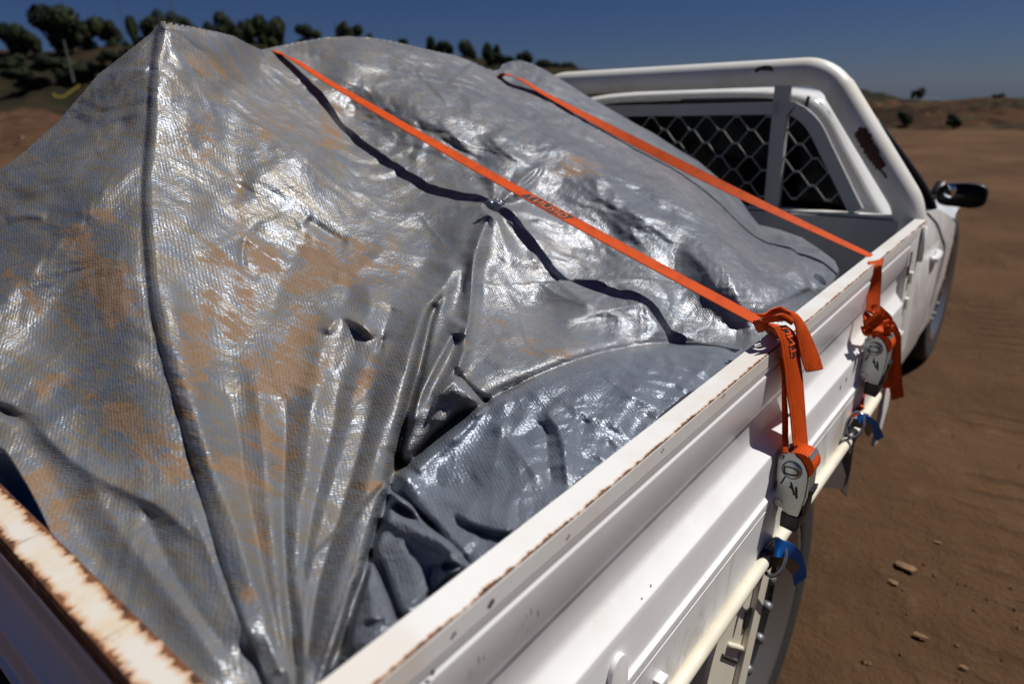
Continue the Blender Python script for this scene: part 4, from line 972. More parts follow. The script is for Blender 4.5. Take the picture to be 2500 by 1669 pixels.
# soften the ridges towards the outline so the outline stays where it is
fade = np.clip(dist/14, 0, 1); T2 = np.where(ins & (kd == 0), T-Hh*(.25+.75*fade), T2)
fu = (Uq-us[0])/DS; fv = (Vq-vs_[0])/DS; i = np.clip(fu.astype(int), 0, shape[0]-2); j = np.clip(fv.astype(int), 0, shape[1]-2); a = fu-i; b = fv-j
Tq = T2[i, j]*(1-a)*(1-b)+T2[i+1, j]*a*(1-b)+T2[i, j+1]*(1-a)*b+T2[i+1, j+1]*a*b
TQ = np.where(ins, T2, Tq)
DIR = np.stack([Uq.ravel()/.9396-CC[0], Vq.ravel()/.9396-CC[1], np.full(U.size, F_)], 1); DIR /= np.linalg.norm(DIR, axis=1)[:, None]; DIR = DIR@ROT.T
PW = (DIR*TQ.ravel()[:, None]).reshape(shape+(3,)); DR = DIR.reshape(shape+(3,))
dm = np.where(ins, 0, dist)[..., None]/60.
hor = DR.copy(); hor[..., 2] = 0; hor /= np.linalg.norm(hor, axis=-1)[..., None]
drop = np.zeros(shape+(3,)); drop[..., 2] = -1
back = hor*.16*dm+drop*(.03*dm+.10*dm**2)
down = drop*.16*dm+hor*.03*dm
PW = PW+np.where((kd == 0)[..., None], back, down)
keep = ins | (dist < np.where(kd == 2, 3.6, np.where(kd == 0, 60, 46)))
PW[..., 2] += CZ
PW[..., 2] = np.maximum(PW[..., 2], .785)
# keep inside the tray below the rail
xm = -.391; low = (PW[..., 2] < 1.15) & (PW[..., 0] > xm) & (PW[..., 1] < 1.1); PW[..., 0] = np.where(low, xm, PW[..., 0]); low = (PW[..., 2] < 1.10) & (PW[..., 0] > xm); PW[..., 0] = np.where(low, xm, PW[..., 0])
low = (PW[..., 2] < 1.09) & (PW[..., 1] < .163); PW[..., 1] = np.where(low, .163, PW[..., 1])
idx = -np.ones(U.size, int); fq = grid_faces(*shape); kf = keep.ravel()[fq].all(1); fq = fq[kf]
used = np.unique(fq); idx[used] = np.arange(len(used)); fq = idx[fq]
tarp = np_mesh('tarp', PW.reshape(-1, 3)[used]-np.array([-1.2, 1.2, .78]), fq[:, ::-1], None)
tarp.location = (-1.2, 1.2, .78); tarp.data.materials.clear()
tag(tarp, 'crumpled silver poly tarp draped over the load in the tray, smeared with brown dirt', 'tarp')
def attr(name, arr):
    at = tarp.data.attributes.new(name, 'FLOAT', 'POINT'); at.data.foreach_set('value', np.asarray(arr, np.float32).ravel()[used])
attr('ca', A_); attr('cb', B_)
# where dirt has dried on the cloth
DU = np.zeros(shape)
def blob(x, y, rx, ry, ang, s=1.):
    c_, s_ = math.cos(math.radians(ang)), math.sin(math.radians(ang)); dx = U-x; dy = V-y; a = (dx*c_+dy*s_)/rx; b = (-dx*s_+dy*c_)/ry
    np.maximum(DU, s*np.clip(1.5-.85*np.sqrt(a*a+b*b), 0, 1), out=DU)
for b_ in ((235,630,100,42,58,1.1),(275,705,34,38,0,1.),(240,500,28,16,10,.9),(75,690,60,12,55,.8),(160,740,60,9,50,.7),(30,620,40,10,-20,.5),(545,745,42,24,40,.9),(610,592,52,22,28,1.),(560,530,40,14,30,.7),
    (775,605,78,40,15,.95),(700,640,44,26,10,.8),(640,850,58,75,10,1.),(590,830,34,30,0,.9),(650,1000,34,60,20,.7),(700,860,30,60,20,.7),(520,620,60,24,40,.7),(150,870,60,20,-20,.5),(380,1060,60,30,20,.6),(200,1180,50,40,40,.5),(450,300,40,60,0,.35),(880,600,60,40,20,.45),(1100,760,60,40,0,.35),(1250,800,80,24,0,.35),(120,1230,40,40,0,.6),(690,760,30,44,20,.85),(560,680,50,14,50,.8),(440,830,52,34,40,1.),(455,770,40,24,60,.8),(330,990,75,34,20,.95),(270,945,66,18,25,.8),(420,940,40,22,15,.8),
    (560,1085,66,26,25,.95),(600,1000,44,40,30,.8),(510,1110,30,12,20,.7),(840,1112,30,9,0,1.),(600,1230,20,44,-10,.6),(570,1370,18,26,0,.7),(430,900,40,26,20,.8),(480,690,22,34,10,.6),(840,870,16,60,20,.5),(790,560,60,22,10,.8),(1320,385,46,22,10,.85),(1060,870,20,40,0,.4),(100,1120,40,60,-20,.6),(740,590,40,30,0,.7),(620,290,40,26,0,.4),(500,150,60,26,15,.4),(760,300,30,50,20,.5),(550,440,20,40,0,.6)):
    blob(*b_)
attr('dirt', DU)
ap_sl = np.zeros(shape); APp = np.array(AP+[(1740,790),(1400,1070),(1150,1270),(900,1480),(760,1590),(842,1240),(872,1160)], float)
insa = np.zeros(shape, bool)
for k in range(len(APp)):
    (xa, ya), (xb, yb) = APp[k], APp[(k+1) % len(APp)]; insa ^= ((ya > V) != (yb > V)) & (U < (xb-xa)*(V-ya)/(yb-ya+1e-12)+xa)
film = np.clip(.95-.62*np.clip((U-700)/700, 0, 1)-.25*np.clip((V-1100)/400, 0, 1), 0, 1); film = np.where(insa, .08, film)
attr('film', film)
t = NT('silver poly weave')
def at_(n): x = t.new('Attribute'); x.attribute_name = n; return x.outputs['Fac']
a_, b_, dirt_, film_ = at_('ca'), at_('cb'), at_('dirt'), at_('film')
cmb = t.new('CombineXYZ'); t.put(cmb.inputs[0], a_); t.put(cmb.inputs[1], b_); cv = cmb.outputs[0]
pitch = 2*math.pi/.0074
jx = t.noise(cv, 8, 2); ja = t.math('MULTIPLY_ADD', jx, .02, a_); jb = t.math('MULTIPLY_ADD', t.noise(cv, 7, 2, out=0), .02, b_)
wa = t.math('SINE', t.math('MULTIPLY', ja, pitch)); wb_ = t.math('SINE', t.math('MULTIPLY', jb, pitch*1.15))
weave = t.math('MULTIPLY', wa, wb_)
cn = t.noise(cv, 26, 8, .68, .6); cn2 = t.new('TexVoronoi', feature='DISTANCE_TO_EDGE'); t.put(cn2.inputs['Vector'], cv); cn2.inputs['Scale'].default_value = 34
cn3 = t.new('TexVoronoi', feature='F1'); mp = t.new('Mapping'); mp.inputs['Scale'].default_value = (1, .4, 1); mp.inputs['Rotation'].default_value = (0, 0, .6); t.put(mp.inputs[0], cv); t.put(cn3.inputs['Vector'], mp.outputs[0]); cn3.inputs['Scale'].default_value = 75
nb = t.bump(cn, .35, .004)
nb = t.bump(cn3.outputs['Distance'], .30, .0022, nb)
nb = t.bump(t.noise(cv, 210, 2, .5), .85, .0014, nb)
nb = t.bump(weave, .32, .0006, nb)
nfine = t.noise(cv, 420, 3, .6); dd = t.noise(cv, 22, 8, .72, .3); big = t.noise(cv, 3.5, 4, .6)
streak_m = t.new('Mapping'); streak_m.inputs['Scale'].default_value = (6, 40, 1); streak_m.inputs['Rotation'].default_value = (0, 0, .5); t.put(streak_m.inputs[0], cv)
st_ = t.noise(streak_m.outputs[0], 3, 7, .7, .5)
# thin dusty film: it dulls and browns the silver without hiding it
fm_ = t.math('MULTIPLY', film_, t.ramp(t.math('ADD', t.math('MULTIPLY', st_, .65), t.math('MULTIPLY', dd, .45)), .46, .64))
# caked dirt, smeared, thicker in the hollows of the weave
soft = t.math('ADD', t.math('MULTIPLY', dirt_, 1.0), t.math('MULTIPLY', t.math('SUBTRACT', dd, .5), 3.4))
soft = t.math('ADD', soft, t.math('MULTIPLY', t.math('SUBTRACT', st_, .5), 2.2))
soft = t.math('ADD', soft, t.math('MULTIPLY', t.math('SUBTRACT', t.noise(cv, 8, 3, .5, 1.0), .5), 1.6))
dm_ = t.math('MULTIPLY', t.ramp(soft, .30, .86), t.ramp(dirt_, .02, .22))
haze_ = t.math('MULTIPLY', t.ramp(t.math('ADD', dirt_, t.math('MULTIPLY', t.math('SUBTRACT', big, .5), 1.5)), .0, .8), .55)
dm_ = t.math('MAXIMUM', dm_, t.math('MULTIPLY', haze_, t.ramp(st_, .35, .6)))
dm_ = t.math('MULTIPLY', dm_, t.ramp(weave, -1, .8, 1.0, .66))
silver = t.mix(t.ramp(big, .35, .65), (.165, .19, .23), (.235, .255, .29))
silver = t.mix(t.ramp(film_, .05, .12, 1, 0), silver, (.18, .21, .26))
col = t.mix(t.math('MULTIPLY', fm_, .9), silver, (.18, .145, .097))
dcol = t.mix(t.ramp(nfine, .3, .7), (.165, .100, .058), (.25, .160, .095))
col = t.mix(dm_, col, dcol)
metal = t.math('MULTIPLY', t.math('SUBTRACT', 1., t.math('MAXIMUM', dm_, t.math('MULTIPLY', fm_, .45))), .47)
rough = t.math('ADD', t.math('MAXIMUM', t.math('MULTIPLY', dm_, .42), t.math('MULTIPLY', fm_, .12)), t.ramp(cn, .3, .7, .31, .42))
t.set(base=col, metal=metal, rough=rough, spec=t.math('MULTIPLY', t.math('SUBTRACT', 1., dm_), .45), normal=nb)
tarp.data.materials.append(t.m)
# ================================================================ straps, ratchets and small things
def strap(name, pts, wd, w, parent, mat, th=.0016, n=9):
    """woven strap along a curve; returns the object and its frames"""
    P_ = smooth_path(pts, n) if n > 1 else [Vector(p) for p in pts]
    m = len(P_); wd = [Vector(d) for d in wd] if isinstance(wd, list) else [Vector(wd)]*len(pts)
    W_ = []
    for i in range(m):
        f = i/max(1, n); k = min(int(f), len(wd)-1); k2 = min(k+1, len(wd)-1); W_.append(wd[k].lerp(wd[k2], f-int(f)))
    fr_ = []; L = 0
    for i, p in enumerate(P_):
        t = (P_[min(m-1, i+1)]-P_[max(0, i-1)]).normalized(); d = (W_[i]-t*W_[i].dot(t)).normalized(); nn = t.cross(d)
        if i: L += (p-P_[i-1]).length
        fr_.append((p, t, d, nn, L))
    vs = []; uv = []; K = 5
    for p, t, d, nn, L in fr_:
        for k in range(K):
            f = k/(K-1)-.5; vs.append(p+d*w*f+nn*th*.5); uv.append((L, f*w))
        for k in range(K):
            f = .5-k/(K-1); vs.append(p+d*w*f-nn*th*.5); uv.append((L, f*w))
    R_ = 2*K; fs = []
    for i in range(m-1):
        for k in range(R_): k2 = (k+1) % R_; fs.append((i*R_+k, i*R_+k2, (i+1)*R_+k2, (i+1)*R_+k))
    fs.append(tuple(range(R_-1, -1, -1))); fs.append(tuple((m-1)*R_+k for k in range(R_)))
    o = mesh(name, vs, fs, mat, parent, True)
    o.data.polygons.foreach_set('use_smooth', [True]*(len(fs)-2)+[False]*2)
    for e_ in o.data.edges:
        a_, b_ = e_.vertices[0] % R_, e_.vertices[1] % R_
        if a_ == b_ and a_ in (0, K-1, K, R_-1): e_.use_edge_sharp = True
    ul = o.data.uv_layers.new(name='UVMap')
    for lp in o.data.loops: ul.data[lp.index].uv = uv[lp.vertex_index]
    return o, fr_
def on_strap(fr_, s_, c_, off):
    for i in range(len(fr_)-1):
        if fr_[i+1][4] >= s_: break
    a, b = fr_[i], fr_[i+1]; f = (s_-a[4])/max(1e-9, b[4]-a[4])
    return a[0].lerp(b[0], f)+a[2].lerp(b[2], f)*c_+a[3].lerp(b[3], f).normalized()*off
LET = {'G': [[(1,.78),(.8,1),(.2,1),(0,.8),(0,.2),(.2,0),(.8,0),(1,.2),(1,.48),(.55,.48)]], 'R': [[(0,0),(0,1),(.8,1),(1,.82),(1,.62),(.8,.45),(0,.45)], [(.5,.45),(1,0)]],
       'U': [[(0,1),(0,.2),(.2,0),(.8,0),(1,.2),(1,1)]], 'N': [[(0,0),(0,1),(1,0),(1,1)]], 'T': [[(0,1),(1,1)], [(.5,1),(.5,0)]]}
def word(txt, fr_, s0, sdir, cdir, lw, lh, gap, off, parent, name, mat, sw=.17):
    vs = []; fs = []
    for q_, chh in enumerate(txt):
        for st_ in LET[chh]:
            for k in range(len(st_)-1):
                a = np.array(st_[k]); b = np.array(st_[k+1]); A = a*[lw, lh]; B = b*[lw, lh]; d = B-A; d = d/np.linalg.norm(d); n_ = np.array([-d[1], d[0]])*lh*sw*.5; e = d*lh*sw*.5
                nv = len(vs)
                for c_ in (A-e-n_, B+e-n_, B+e+n_, A-e+n_):
                    vs.append(on_strap(fr_, s0+sdir*(q_*(lw+gap)+c_[0]), cdir*(c_[1]-lh/2), off+.00004*k))
                fs.append((nv, nv+1, nv+2, nv+3))
    return mesh(name, vs, fs, mat, parent)
def patch(fr_, s0, s1, c0, c1, off, parent, name, mat, slant=0):
    vs = []; fs = []; n = 8
    for k in range(n+1):
        f = k/n; s_ = s0+(s1-s0)*f; vs += [on_strap(fr_, s_+slant, c0, off), on_strap(fr_, s_-slant, c1, off)]
    for k in range(n): fs.append((2*k, 2*k+1, 2*k+3, 2*k+2))
    return mesh(name, vs, fs, mat, parent)
def Z8(zx, zy, **k): return P(1691.3+.4194*zx, 657.7+.4194*zy, **k)
def Z4(zx, zy, **k): return P((1700+.3826*zx)*.9396, (500+.3826*zy)*.9396, **k)
WS = .042
def wdir(phi): return Vector((0, math.cos(math.radians(phi)), math.sin(math.radians(phi))))
M['galv'] = simple('galvanised ratchet steel', (.42, .45, .44), .36, .8, nz=.07, nzs=200)
def ratchet(parent, C, sc=1.0, lean=0.0):
    """ratchet buckle: two side plates, wound spool, release lever and plastic grip; C = middle of the near plate"""
    r = bpy.data.objects.new('ratchet', None); link(r, parent); r.location = C-world_loc(parent)
    k = .000391*sc
    def L(zx, zy, y=0): a = (zx-290)*k; b = -(zy-1075)*k; return (C.x+a+b*lean, C.y+y, C.z+b)
    pl = [(222,945),(238,925),(262,915),(292,915),(322,932),(346,962),(362,1000),(366,1040),(362,1130),(352,1200),(342,1246),(302,1248),(268,1238),(266,1224),(222,1216),(217,1180),(224,1140),(229,1100),(222,1050),(219,990)]
    a = MB().prism([L(x, y) for x, y in pl], (0, .0028, 0)).build('side_plate', M['galv'], r, bevel=.0007, seg=1)
    b = MB().prism([L(x, y, .046) for x, y in pl], (0, .0028, 0)).build('side_plate', M['galv'], r, bevel=.0007, seg=1)
    # folded flange of the handle frame
    MB().prism([L(358,905,.004), L(372,930,.004), L(372,1130,.004), L(360,1180,.004), L(352,1180,.004), L(364,1128,.004), L(362,935,.004)], (0, .042, 0)).build('back_plate', M['galv'], r)
    c0 = Vector(L(318, 972)); sp = MB().lathe([(.003, .0), (.003, .0265*sc), (.0455, .0265*sc), (.0455, 0)], c0, 'y', 28)
    so_ = sp.build('spool', M['orange'], r, smooth=False, angle=.6)
    ul = so_.data.uv_layers.new(name='UVMap')
    for lp in so_.data.loops:
        v = so_.data.vertices[lp.vertex_index].co; w_ = v+Vector(world_loc(r))-c0; ul.data[lp.index].uv = (math.atan2(w_.z, w_.x)*.022, w_.y-.024)
    for y_ in (-.003, .049):
        ra = Vector(L(290, 1000, y_)); MB().lathe([(-.001, 0), (-.001, .015), (.001, .0185), (.004, .0185)], ra, 'y', 28).build('ratchet_disc', M['galv'], r, smooth=True)
    # embossed D-shaped slot, cuts and rivet on the near plate
    dd_ = [L(290+34*math.cos(t_), 1002+20*math.sin(t_), -.0045) for t_ in np.linspace(-math.pi*.5, math.pi*.5, 9)]+[L(258, 1022, -.0045), L(258, 985, -.0045)]
    MB().tube([Vector(q) for q in dd_+[dd_[0]]], .0015, 6).build('slot_rim', M['dark'], r)
    for x0, y0, x1, y1, ww in ((262,1048,247,1090,.0016),(292,1068,314,1130,.0018),(318,1085,326,1142,.0022),(288,1090,300,1098,.002)):
        MB().tube([Vector(L(x0, y0, -.0006)), Vector(L(x1, y1, -.0006))], ww, 6).build('slot', M['dark'], r)
    MB().tube([Vector(L(245, 1198, -.0022)), Vector(L(245, 1198, .002))], .0078*sc, 16).build('rivet', M['steel'], r, angle=.6)
    MB().tube([Vector(L(238, 945, -.0030)), Vector(L(238, 945, .05))], .0042, 10).build('pin', M['steel'], r, smooth=True)
    MB().prism([L(262,1242,-.002), L(350,1252,-.002), L(352,1310,-.002), L(338,1338,-.002), L(262,1326,-.002)], (0, .054, 0)).build('grip', M['black'], r, bevel=.004*sc, seg=3, angle=.7)
    MB().prism([L(352,1160,.01), L(366,1100,.01), L(392,1092,.01), L(388,1120,.01), L(372,1170,.01), L(368,1240,.01), L(352,1250,.01)], (0, .034, 0)).build('release_lever', M['black'], r, bevel=.0015)
    return r
# ---- near strap
K0 = P(1738, 735, y=1.195)
s1 = empty('ratchet_strap', K0, 'orange strap nearest the camera, knotted over the rail, reading GRUNT beside its ratchet', 'strap', 'orange straps over the tarp')
E1 = P(652, 128, y=1.19); 
far1 = E1+Vector((-.10, 0, -.02)); far2 = E1+Vector((-.42, 0, -.34)); far3 = Vector((-2.30, 1.19, 1.05))
line = [K0+(E1-K0)*f+Vector((0, 0, -.010*math.sin(f*math.pi))) for f in np.linspace(0, 1, 9)]
wd = [wdir(p) for p in (7, 8, 9, 9, 8, 6, 3, -5, -14)]
o, F1 = strap('webbing', line+[far1, far2, far3], wd+[wdir(0)]*3, .0345, s1, M['orange'])
def s_at(fr_, px):
    best = min(fr_, key=lambda q: abs(project(q[0])[0]-px)); return best[4]
def project(w):
    v = ROT.T @ (np.array(w)-np.array([0, 0, CZ])); return (CC+F_*v[:2]/v[2])*.9396
sa, sb = s_at(F1, 1300), s_at(F1, 1208)
up = 1 if F1[20][3].z > 0 else -1
patch(F1, sa, sb, -.0130, .0130, .0010*up, s1, 'printed_band', M['print'], .006)
word('GRUNT', F1, sa+(sb-sa)*.07, 1, -1 if up > 0 else 1, abs(sb-sa)*.13, .0175, abs(sb-sa)*.055, .0014*up, s1, 'lettering', M['inkorange'], .13)
# pieces of the knot and the two legs down to the ratchet: bands given by their two edges
def Z9(zx, zy, x): return P(1674.4+.2194*zx, 642.7+.2194*zy, x=x)
def band(name, A, B, xs, parent, w=.040, th=.0022, n=7, lift=0):
    ea = smooth_path([Z9(p[0], p[1], x) for p, x in zip(A, xs)], n); eb = smooth_path([Z9(p[0], p[1], x+lift) for p, x in zip(B, xs)], n)
    vs = []; uv = []; fs = []; K = 5; L = 0; fr_ = []; m = len(ea)
    for i in range(m):
        a_, b_ = ea[i], eb[i]; c_ = (a_+b_)/2
        if i: L += (c_-fr_[-1][0]).length
        t_ = ((ea[min(m-1, i+1)]+eb[min(m-1, i+1)])-(ea[max(0, i-1)]+eb[max(0, i-1)])).normalized(); d_ = (b_-a_).normalized(); nn = t_.cross(d_).normalized()
        view = Vector((0, 0, CZ))-c_
        if nn.dot(view) < 0: nn = -nn
        fr_.append((c_, t_, d_, nn, L))
        for k in range(K):
            f = k/(K-1); bow = nn*(.0025*math.sin(f*math.pi)); vs.append(a_.lerp(b_, f)+nn*th*.5+bow); uv.append((L, (f-.5)*w))
        for k in range(K):
            f = 1-k/(K-1); bow = nn*(.0025*math.sin(f*math.pi)); vs.append(a_.lerp(b_, f)-nn*th*.5+bow); uv.append((L, (f-.5)*w))
    R_ = 2*K
    for i in range(m-1):
        for k in range(R_): k2 = (k+1) % R_; fs.append((i*R_+k, i*R_+k2, (i+1)*R_+k2, (i+1)*R_+k))
    fs.append(tuple(range(R_-1, -1, -1))); fs.append(tuple((m-1)*R_+k for k in range(R_)))
    o = mesh(name, vs, fs, M['orange'], parent, True)
    for e_ in o.data.edges:
        p_, q_ = e_.vertices[0] % R_, e_.vertices[1] % R_
        if p_ == q_ and p_ in (0, K-1, K, R_-1): e_.use_edge_sharp = True
    ul = o.data.uv_layers.new(name='UVMap')
    for lp in o.data.loops: ul.data[lp.index].uv = uv[lp.vertex_index]
    return o, fr_
band('knot_loop', [(275,350),(360,350),(440,300),(530,275),(600,305),(640,330)], [(380,385),(440,390),(500,360),(560,352),(620,375),(650,400)], [-.378,-.372,-.365,-.358,-.352,-.350], s1)
band('tail', [(530,276),(610,312),(690,345),(750,410),(800,490),(870,640),(930,790),(972,925)], [(540,310),(600,350),(650,420),(685,480),(697,560),(722,700),(752,820),(800,960)], [-.354,-.347,-.338,-.333,-.330,-.328,-.326,-.324], s1)
band('rail_wrap', [(370,525),(420,485),(470,490),(520,520)], [(470,585),(490,598),(505,610),(530,622)], [-.392,-.372,-.358,-.347], s1)
band('knot_loop', [(240,428),(330,418),(430,450),(520,470),(600,480)], [(300,545),(352,532),(415,495),(470,505),(560,520)], [-.388,-.374,-.362,-.354,-.350], s1)
o, F2 = band('printed_leg', [(450,488),(492,560),(528,650),(547,780),(575,950),(592,1150),(625,1350),(645,1560),(665,1735)], [(578,468),(648,520),(690,590),(720,700),(737,850),(760,1050),(780,1300),(798,1560),(815,1750)], [-.3465,-.342,-.3375,-.335,-.333,-.331,-.327,-.323,-.318], s1)
def patch_v(fr_, s0, s1_, c0, c1, off, name, mat):
    n = 14; vs = []; fs = []
    for k in range(n+1):
        s_ = s0+(s1_-s0)*k/n
        for j in range(5):
            f = j/4; cc = c0+(c1-c0)*f; vs.append(on_strap(fr_, s_, cc, off+.0025*max(.15, math.cos(cc/.020*math.pi/2))))
    for k in range(n):
        for j in range(4): a_ = k*5+j; fs.append((a_, a_+1, a_+6, a_+5))
    return mesh(name, vs, fs, mat, s1)
patch_v(F2, .004, .088, -.0165, .0175, .0017, 'printed_band', M['print'])
_w = word('UNT', F2, .012, 1, -1, .0185, .0245, .0065, .0050, s1, 'lettering', M['inkorange'], .17)
band('webbing_leg', [(512,800),(540,1000),(543,1200),(547,1400),(549,1600),(551,1810)], [(545,810),(575,1000),(590,1200),(604,1400),(606,1600),(606,1815)], [-.349,-.347,-.345,-.342,-.338,-.330], s1, lift=.006)
band('knot_loop', [(330,398),(400,398),(470,368),(540,350),(600,358),(648,392)], [(365,442),(430,436),(500,428),(560,424),(600,442),(640,468)], [-.372,-.360,-.349,-.342,-.3385,-.339], s1)
ratchet(s1, Z8(290, 1075, y=1.185))
strap('lower_webbing', [Z8(285,1200,x=-.335), Z8(262,1290,x=-.340), Z8(235,1370,x=-.338), Z8(200,1440,x=-.330), Z8(190,1475,x=-.320)], [Vector((.2, 1, 0))]*5, WS*.7, s1, M['orange'])
# ---- far strap
K2 = P(1999, 588, y=1.93)
s2 = empty('ratchet_strap', K2, 'orange strap nearer the cab, passing straight over the rail with its knot hanging below', 'strap', 'orange straps over the tarp')
E2 = P(1176, 176, y=1.93)
line = [K2+(E2-K2)*f+Vector((0, 0, -.012*math.sin(f*math.pi))) for f in np.linspace(0, 1, 11)]
wd = [wdir(p) for p in (6, 14, 22, 34, 40, 43, 42, 30, 14, 2, -8)]
strap('webbing', line+[E2+Vector((-.1, 0, -.03)), E2+Vector((-.5, 0, -.4))], wd+[wdir(0)]*2, .032, s2, M['orange'])
strap('webbing_leg', [K2+Vector((-.004, 0, 0)), K2+Vector((.012, 0, -.004)), Z4(1142,380,x=-.349), Z4(1138,470,x=-.346), Z4(1132,560,x=-.342), Z4(1125,680,x=-.334)], [Vector((.05, 1, 0)), Vector((.1, 1, 0)), Vector((.6, .8, 0)), Vector((1, .75, 0)), Vector((1, .7, 0)), Vector((1, .7, 0))], WS*.8, s2, M['orange'])
def kn2(pts, wds, w=.036, nm='knot_loop'): return strap(nm, [Z4(a, b, x=c) for a, b, c in pts], [Vector(d) for d in wds], w, s2, M['orange'], .004)
kn2([(1110,690,-.338),(1140,680,-.330),(1180,710,-.322),(1215,750,-.318),(1205,790,-.318)], [(.3,1,.4),(.3,1,.5),(.3,.8,.6),(.5,.6,.7),(.4,.5,.7)])
kn2([(1100,720,-.336),(1130,770,-.322),(1170,780,-.316),(1215,765,-.318)], [(.3,.2,1),(.3,.3,1),(.3,.4,1),(.3,.5,1)], .034)
kn2([(1095,780,-.336),(1110,815,-.326),(1135,805,-.318),(1150,760,-.318),(1130,720,-.32)], [(.4,1,.2),(.4,1,.2),(.4,.9,.3),(.5,.8,.2),(.5,.8,.2)], .036)
kn2([(1105,700,-.342),(1092,745,-.340),(1098,800,-.336)], [(.3,1,.1)]*3, .03)
strap('leg_to_spool', [Z4(1160,790,x=-.316), Z4(1190,850,x=-.306), Z4(1212,930,x=-.302), Z4(1216,1020,x=-.300), Z4(1200,1120,x=-.300), Z4(1185,1170,x=-.304)], [Vector((.9, .6, .1))]*6, WS, s2, M['orange'])
strap('tail', [Z4(1215,760,x=-.318), Z4(1248,820,x=-.310), Z4(1275,900,x=-.306), Z4(1272,1000,x=-.306), Z4(1268,1100,x=-.308), Z4(1285,1235,x=-.308)], [Vector((.9, .8, .1)), Vector((.8, .8, .1)), Vector((.4, 1, .1)), Vector((.5, 1, 0)), Vector((.8, .9, 0)), Vector((.9, .9, 0))], WS*.9, s2, M['orange'])
C2 = Z4(1128, 985, x=-.318)
ratchet(s2, C2, 1.0)
strap('lower_webbing', [Z4(1085,1120,x=-.338), Z4(1062,1220,x=-.340), Z4(1035,1300,x=-.336), Z4(1005,1350,x=-.325)], [Vector((.2, 1, 0))]*4, WS*.6, s2, M['orange'])
# ---- blue tags with rings on the rope rail
def blue_tail(c, sc, lb, pts, wds, pw):
    e = empty('blue_strap_end', c, lb, 'strap end', 'blue strap ends on the rope rail')
    strap('webbing', pts, wds, pw, e, M['bluew'], .0018)
    ring = [c+Vector((.016*sc*math.cos(a), .019*sc*math.sin(a)*.8, .024*sc*math.sin(a))) for a in np.linspace(0, 2*math.pi, 25)]
    MB().tube([p+Vector((.004, -.002, 0)) for p in ring], .0032*sc, 8, False).build('ring', M['chrome'], e, smooth=True)
    return e
c1 = Vector((-.322, Z8(200, 1460, x=-.32).y, Z8(205, 1465, x=-.32).z))
b1 = blue_tail(c1, 1.25, 'blue strap end with a steel ring on the rope rail under the nearer ratchet', [Z8(205,1425,x=-.318), Z8(245,1432,x=-.305), Z8(290,1452,x=-.300), Z8(318,1490,x=-.300), Z8(338,1560,x=-.302), Z8(345,1610,x=-.303)],
    [(.2,.5,1), (.2,.6,1), (.4,.7,.8), (.5,.9,.5), (.5,1,.1), (.5,1,.1)], .034)
strap('hook_rubber', [Z8(170,1470,x=-.325), Z8(215,1500,x=-.314), Z8(262,1500,x=-.308), Z8(305,1530,x=-.304), Z8(318,1550,x=-.304)], [(.3,.8,.6)]*5, .022, b1, M['black'], .006)
c2 = Vector((-.322, Z4(1015, 1375, x=-.32).y, Z4(1020, 1385, x=-.32).z))
b2 = blue_tail(c2, 1.15, 'blue strap end with a steel ring on the rope rail under the farther ratchet', [Z4(1025,1355,x=-.318), Z4(1060,1365,x=-.306), Z4(1110,1385,x=-.300), Z4(1145,1430,x=-.300), Z4(1172,1492,x=-.300)], [(.2,.5,1), (.3,.6,.9), (.5,.8,.5), (.6,.9,.2), (.6,.9,.2)], .024)
strap('hook_rubber', [Z4(1000,1385,x=-.320), Z4(1050,1400,x=-.310), Z4(1085,1410,x=-.306), Z4(1108,1455,x=-.304)], [(.3,.8,.6)]*4, .02, b2, M['black'], .006)
def hook(c, y0, y1, lb):
    b = MB().tube([(rx, y0, rz), (rx, (y0+y1)/2, rz), (rx, y1, rz)], .0165, 16)
    b.tube([(rx+.002, y0-.004, rz), (rx-.004, y0-.012, rz-.03), (rx-.010, y0+.01, rz-.05)], [.008, .009, .006], 8)
    o = b.build('strap_hook', M['black'], c, smooth=True); return o
hook(b1, Z8(150,1510,x=rx).y-.012, Z8(150,1510,x=rx).y+.028, '')
hook(b2, Z4(985,1420,x=rx).y-.02, Z4(985,1420,x=rx).y+.035, '')
# ---- things showing round the load
cyl = MB().tube([(-1.75, .292, .93), (-1.0, .292, .93), (-.80, .30, .92), (-.74, .31, .90)], [.105, .108, .10, .06], 40)
o = cyl.build('blue_bundle', M['blue'], None, smooth=True); tag(o, 'rolled blue plastic sheet peeping out between tarp and rusty tailgate rail', 'plastic sheet')
b = MB()
b.tube([P(1850, 668, x=-.45), P(1868, 655, x=-.455), P(1884, 662, x=-.44)], [.02, .03, .012], 12)
o = b.build('dark_bag', simple('dark bag', (.03, .04, .055), .5, nz=.3), None, smooth=True); tag(o, 'small dark bag wedged between the tarp and the inside of the rail', 'bag')
# knotted twist of cloth at the gather
kp = P(1134, 472, t=1.475)
b = MB()
r5 = random.Random(9)
for k in range(5):
    a = r5.uniform(0, 6.28); b.tube([kp+Vector((math.cos(a)*.004, math.sin(a)*.004, -.004)), kp+Vector((math.cos(a)*.016, math.sin(a)*.012, .008)), kp+Vector((math.cos(a+.6)*.026, math.sin(a+.6)*.018, .004))], [.008, .006, .002], 7)
o = b.build('tied_tuft', tarp.data.materials[0], tarp, smooth=True)
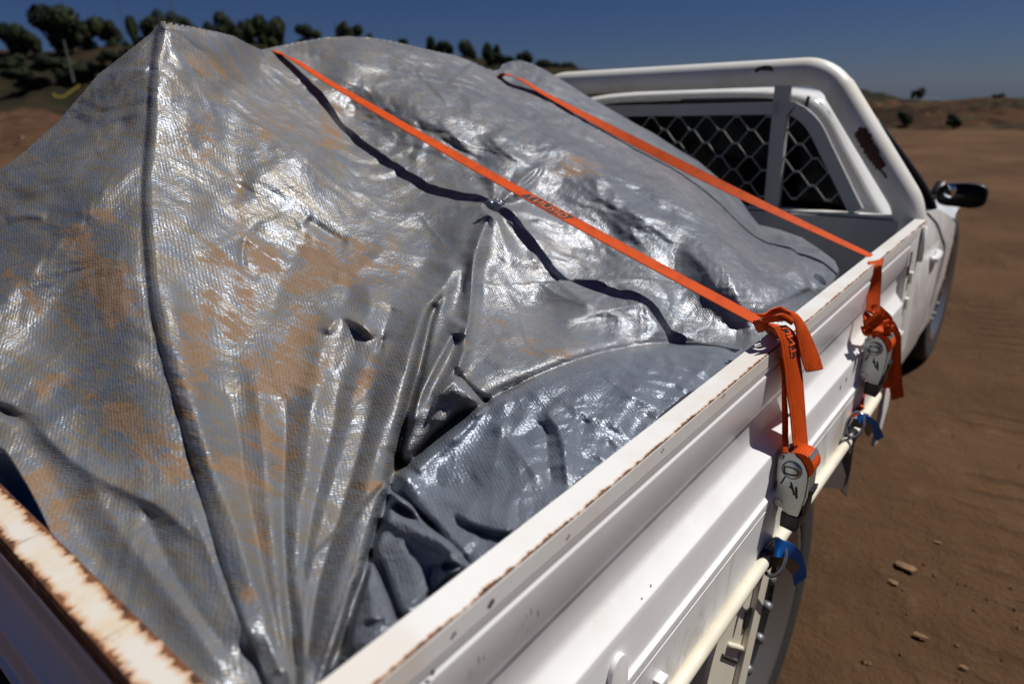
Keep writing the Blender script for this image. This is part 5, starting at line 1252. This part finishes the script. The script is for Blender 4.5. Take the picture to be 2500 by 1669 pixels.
# ---- ground litter
M['tape'] = simple('yellow tape', (.30, .24, .03), .6); M['litter'] = simple('pale litter', (.55, .53, .50), .7, nz=.3)
tp = [P(x, y, z=z_) for x, y, z_ in ((125, 217, .9), (140, 222, .95), (152, 216, 1.0), (165, 206, 1.05), (184, 196, 1.1))]
c0 = Vector((-26, 6.6, 0))
def gp_(px, py, r_):   # a point standing on the slope r_ metres out
    r = ray(px, py); hd = math.hypot(r[0], r[1]); return Vector((r[0]/hd*r_, r[1]/hd*r_, CZ+r[2]/hd*r_))
pts = [gp_(x, y, 27) for x, y in ((122, 214), (130, 222), (146, 221), (160, 212), (172, 203), (184, 195))]
tpb = MB().ribbon(smooth_path(pts, 4), (0, .2, 1), .06, .004).build('plastic_tape', M['tape']); tag(tpb, 'length of yellow plastic tape caught on the ground left of the tarp', 'tape')
def scrap(px, py, w, lb, seed, mat='litter', nm='litter', z=.0, r_=None):
    c = gp_(px, py, r_) if r_ else P(px, py, z=z); r = random.Random(seed); n = 8; dist_ = (c-Vector((0, 0, CZ))).length; s_ = w/1555.*dist_/2
    vs = []
    for k in range(n):
        a = 2*math.pi*k/n; q = s_*(.5+.6*r.random()); vs.append((math.cos(a)*q, math.sin(a)*q*.55, s_*(.04+.22*r.random())))
    vs.append((0, 0, s_*.2)); vs.append((0, 0, s_*-.1)); fs = [(k, (k+1) % n, n) for k in range(n)]+[((k+1) % n, k, n+1) for k in range(n)]
    o = mesh(nm, vs, fs, M[mat]); o.location = c; tag(o, lb, nm if nm != 'litter' else 'litter'); return o
M['leaf'] = simple('dry leaf', (.17, .095, .04), .8, nz=.3)
scrap(14, 263, 14, 'white scrap lying on the dirt at the left edge', 1, r_=22)
scrap(46, 318, 26, 'long pale scrap of rubbish on the dirt at the left, next to the tarp', 2, r_=14.5)
scrap(34, 332, 30, 'dark clod beside the long pale scrap at the left', 3, 'brown', 'clod', r_=14.0)
for i, (px, py, w, lb) in enumerate(((2075, 1300, 40, 'curled dry leaf lying on the dirt right of the rear wheel'), (2050, 1335, 24, 'small dry leaf just below the curled leaf'), (2113, 1457, 26, 'dry leaf low down on the dirt near the bottom right'), (2150, 1243, 16, 'small leaf on the dirt in the right part'), (2210, 1528, 18, 'twiggy leaf at the bottom right'))):
    scrap(px, py, w, lb, 20+i, 'leaf', 'leaf', .004)
# loose stones
rs = np.random.RandomState(4); b = MB()
oct_f = [(0,1,4),(1,2,4),(2,3,4),(3,0,4),(1,0,5),(2,1,5),(3,2,5),(0,3,5)]
for k in range(7000):
    rr = 1.6+rs.gamma(1.8, 3.2); an = rs.uniform(-.9, .75); x = math.sin(an)*rr+.9; y = math.cos(an)*rr
    if x < -.25 and y < 5.3: continue
    s_ = rs.gamma(1.5, .0020)+.0012; v = [(x+s_*(1+rs.uniform(-.4,.4)), y, 0), (x, y+s_*(1+rs.uniform(-.4,.4)), 0), (x-s_, y, 0), (x, y-s_, 0), (x, y, s_*.8), (x, y, -s_)]
    b.add(v, oct_f)
zz = simple('gravel', (.12, .07, .038), .95, nz=.5, nzs=9)
o = b.build('gravel', zz); tag(o, 'loose grit and small stones on the dirt', kind='stuff')
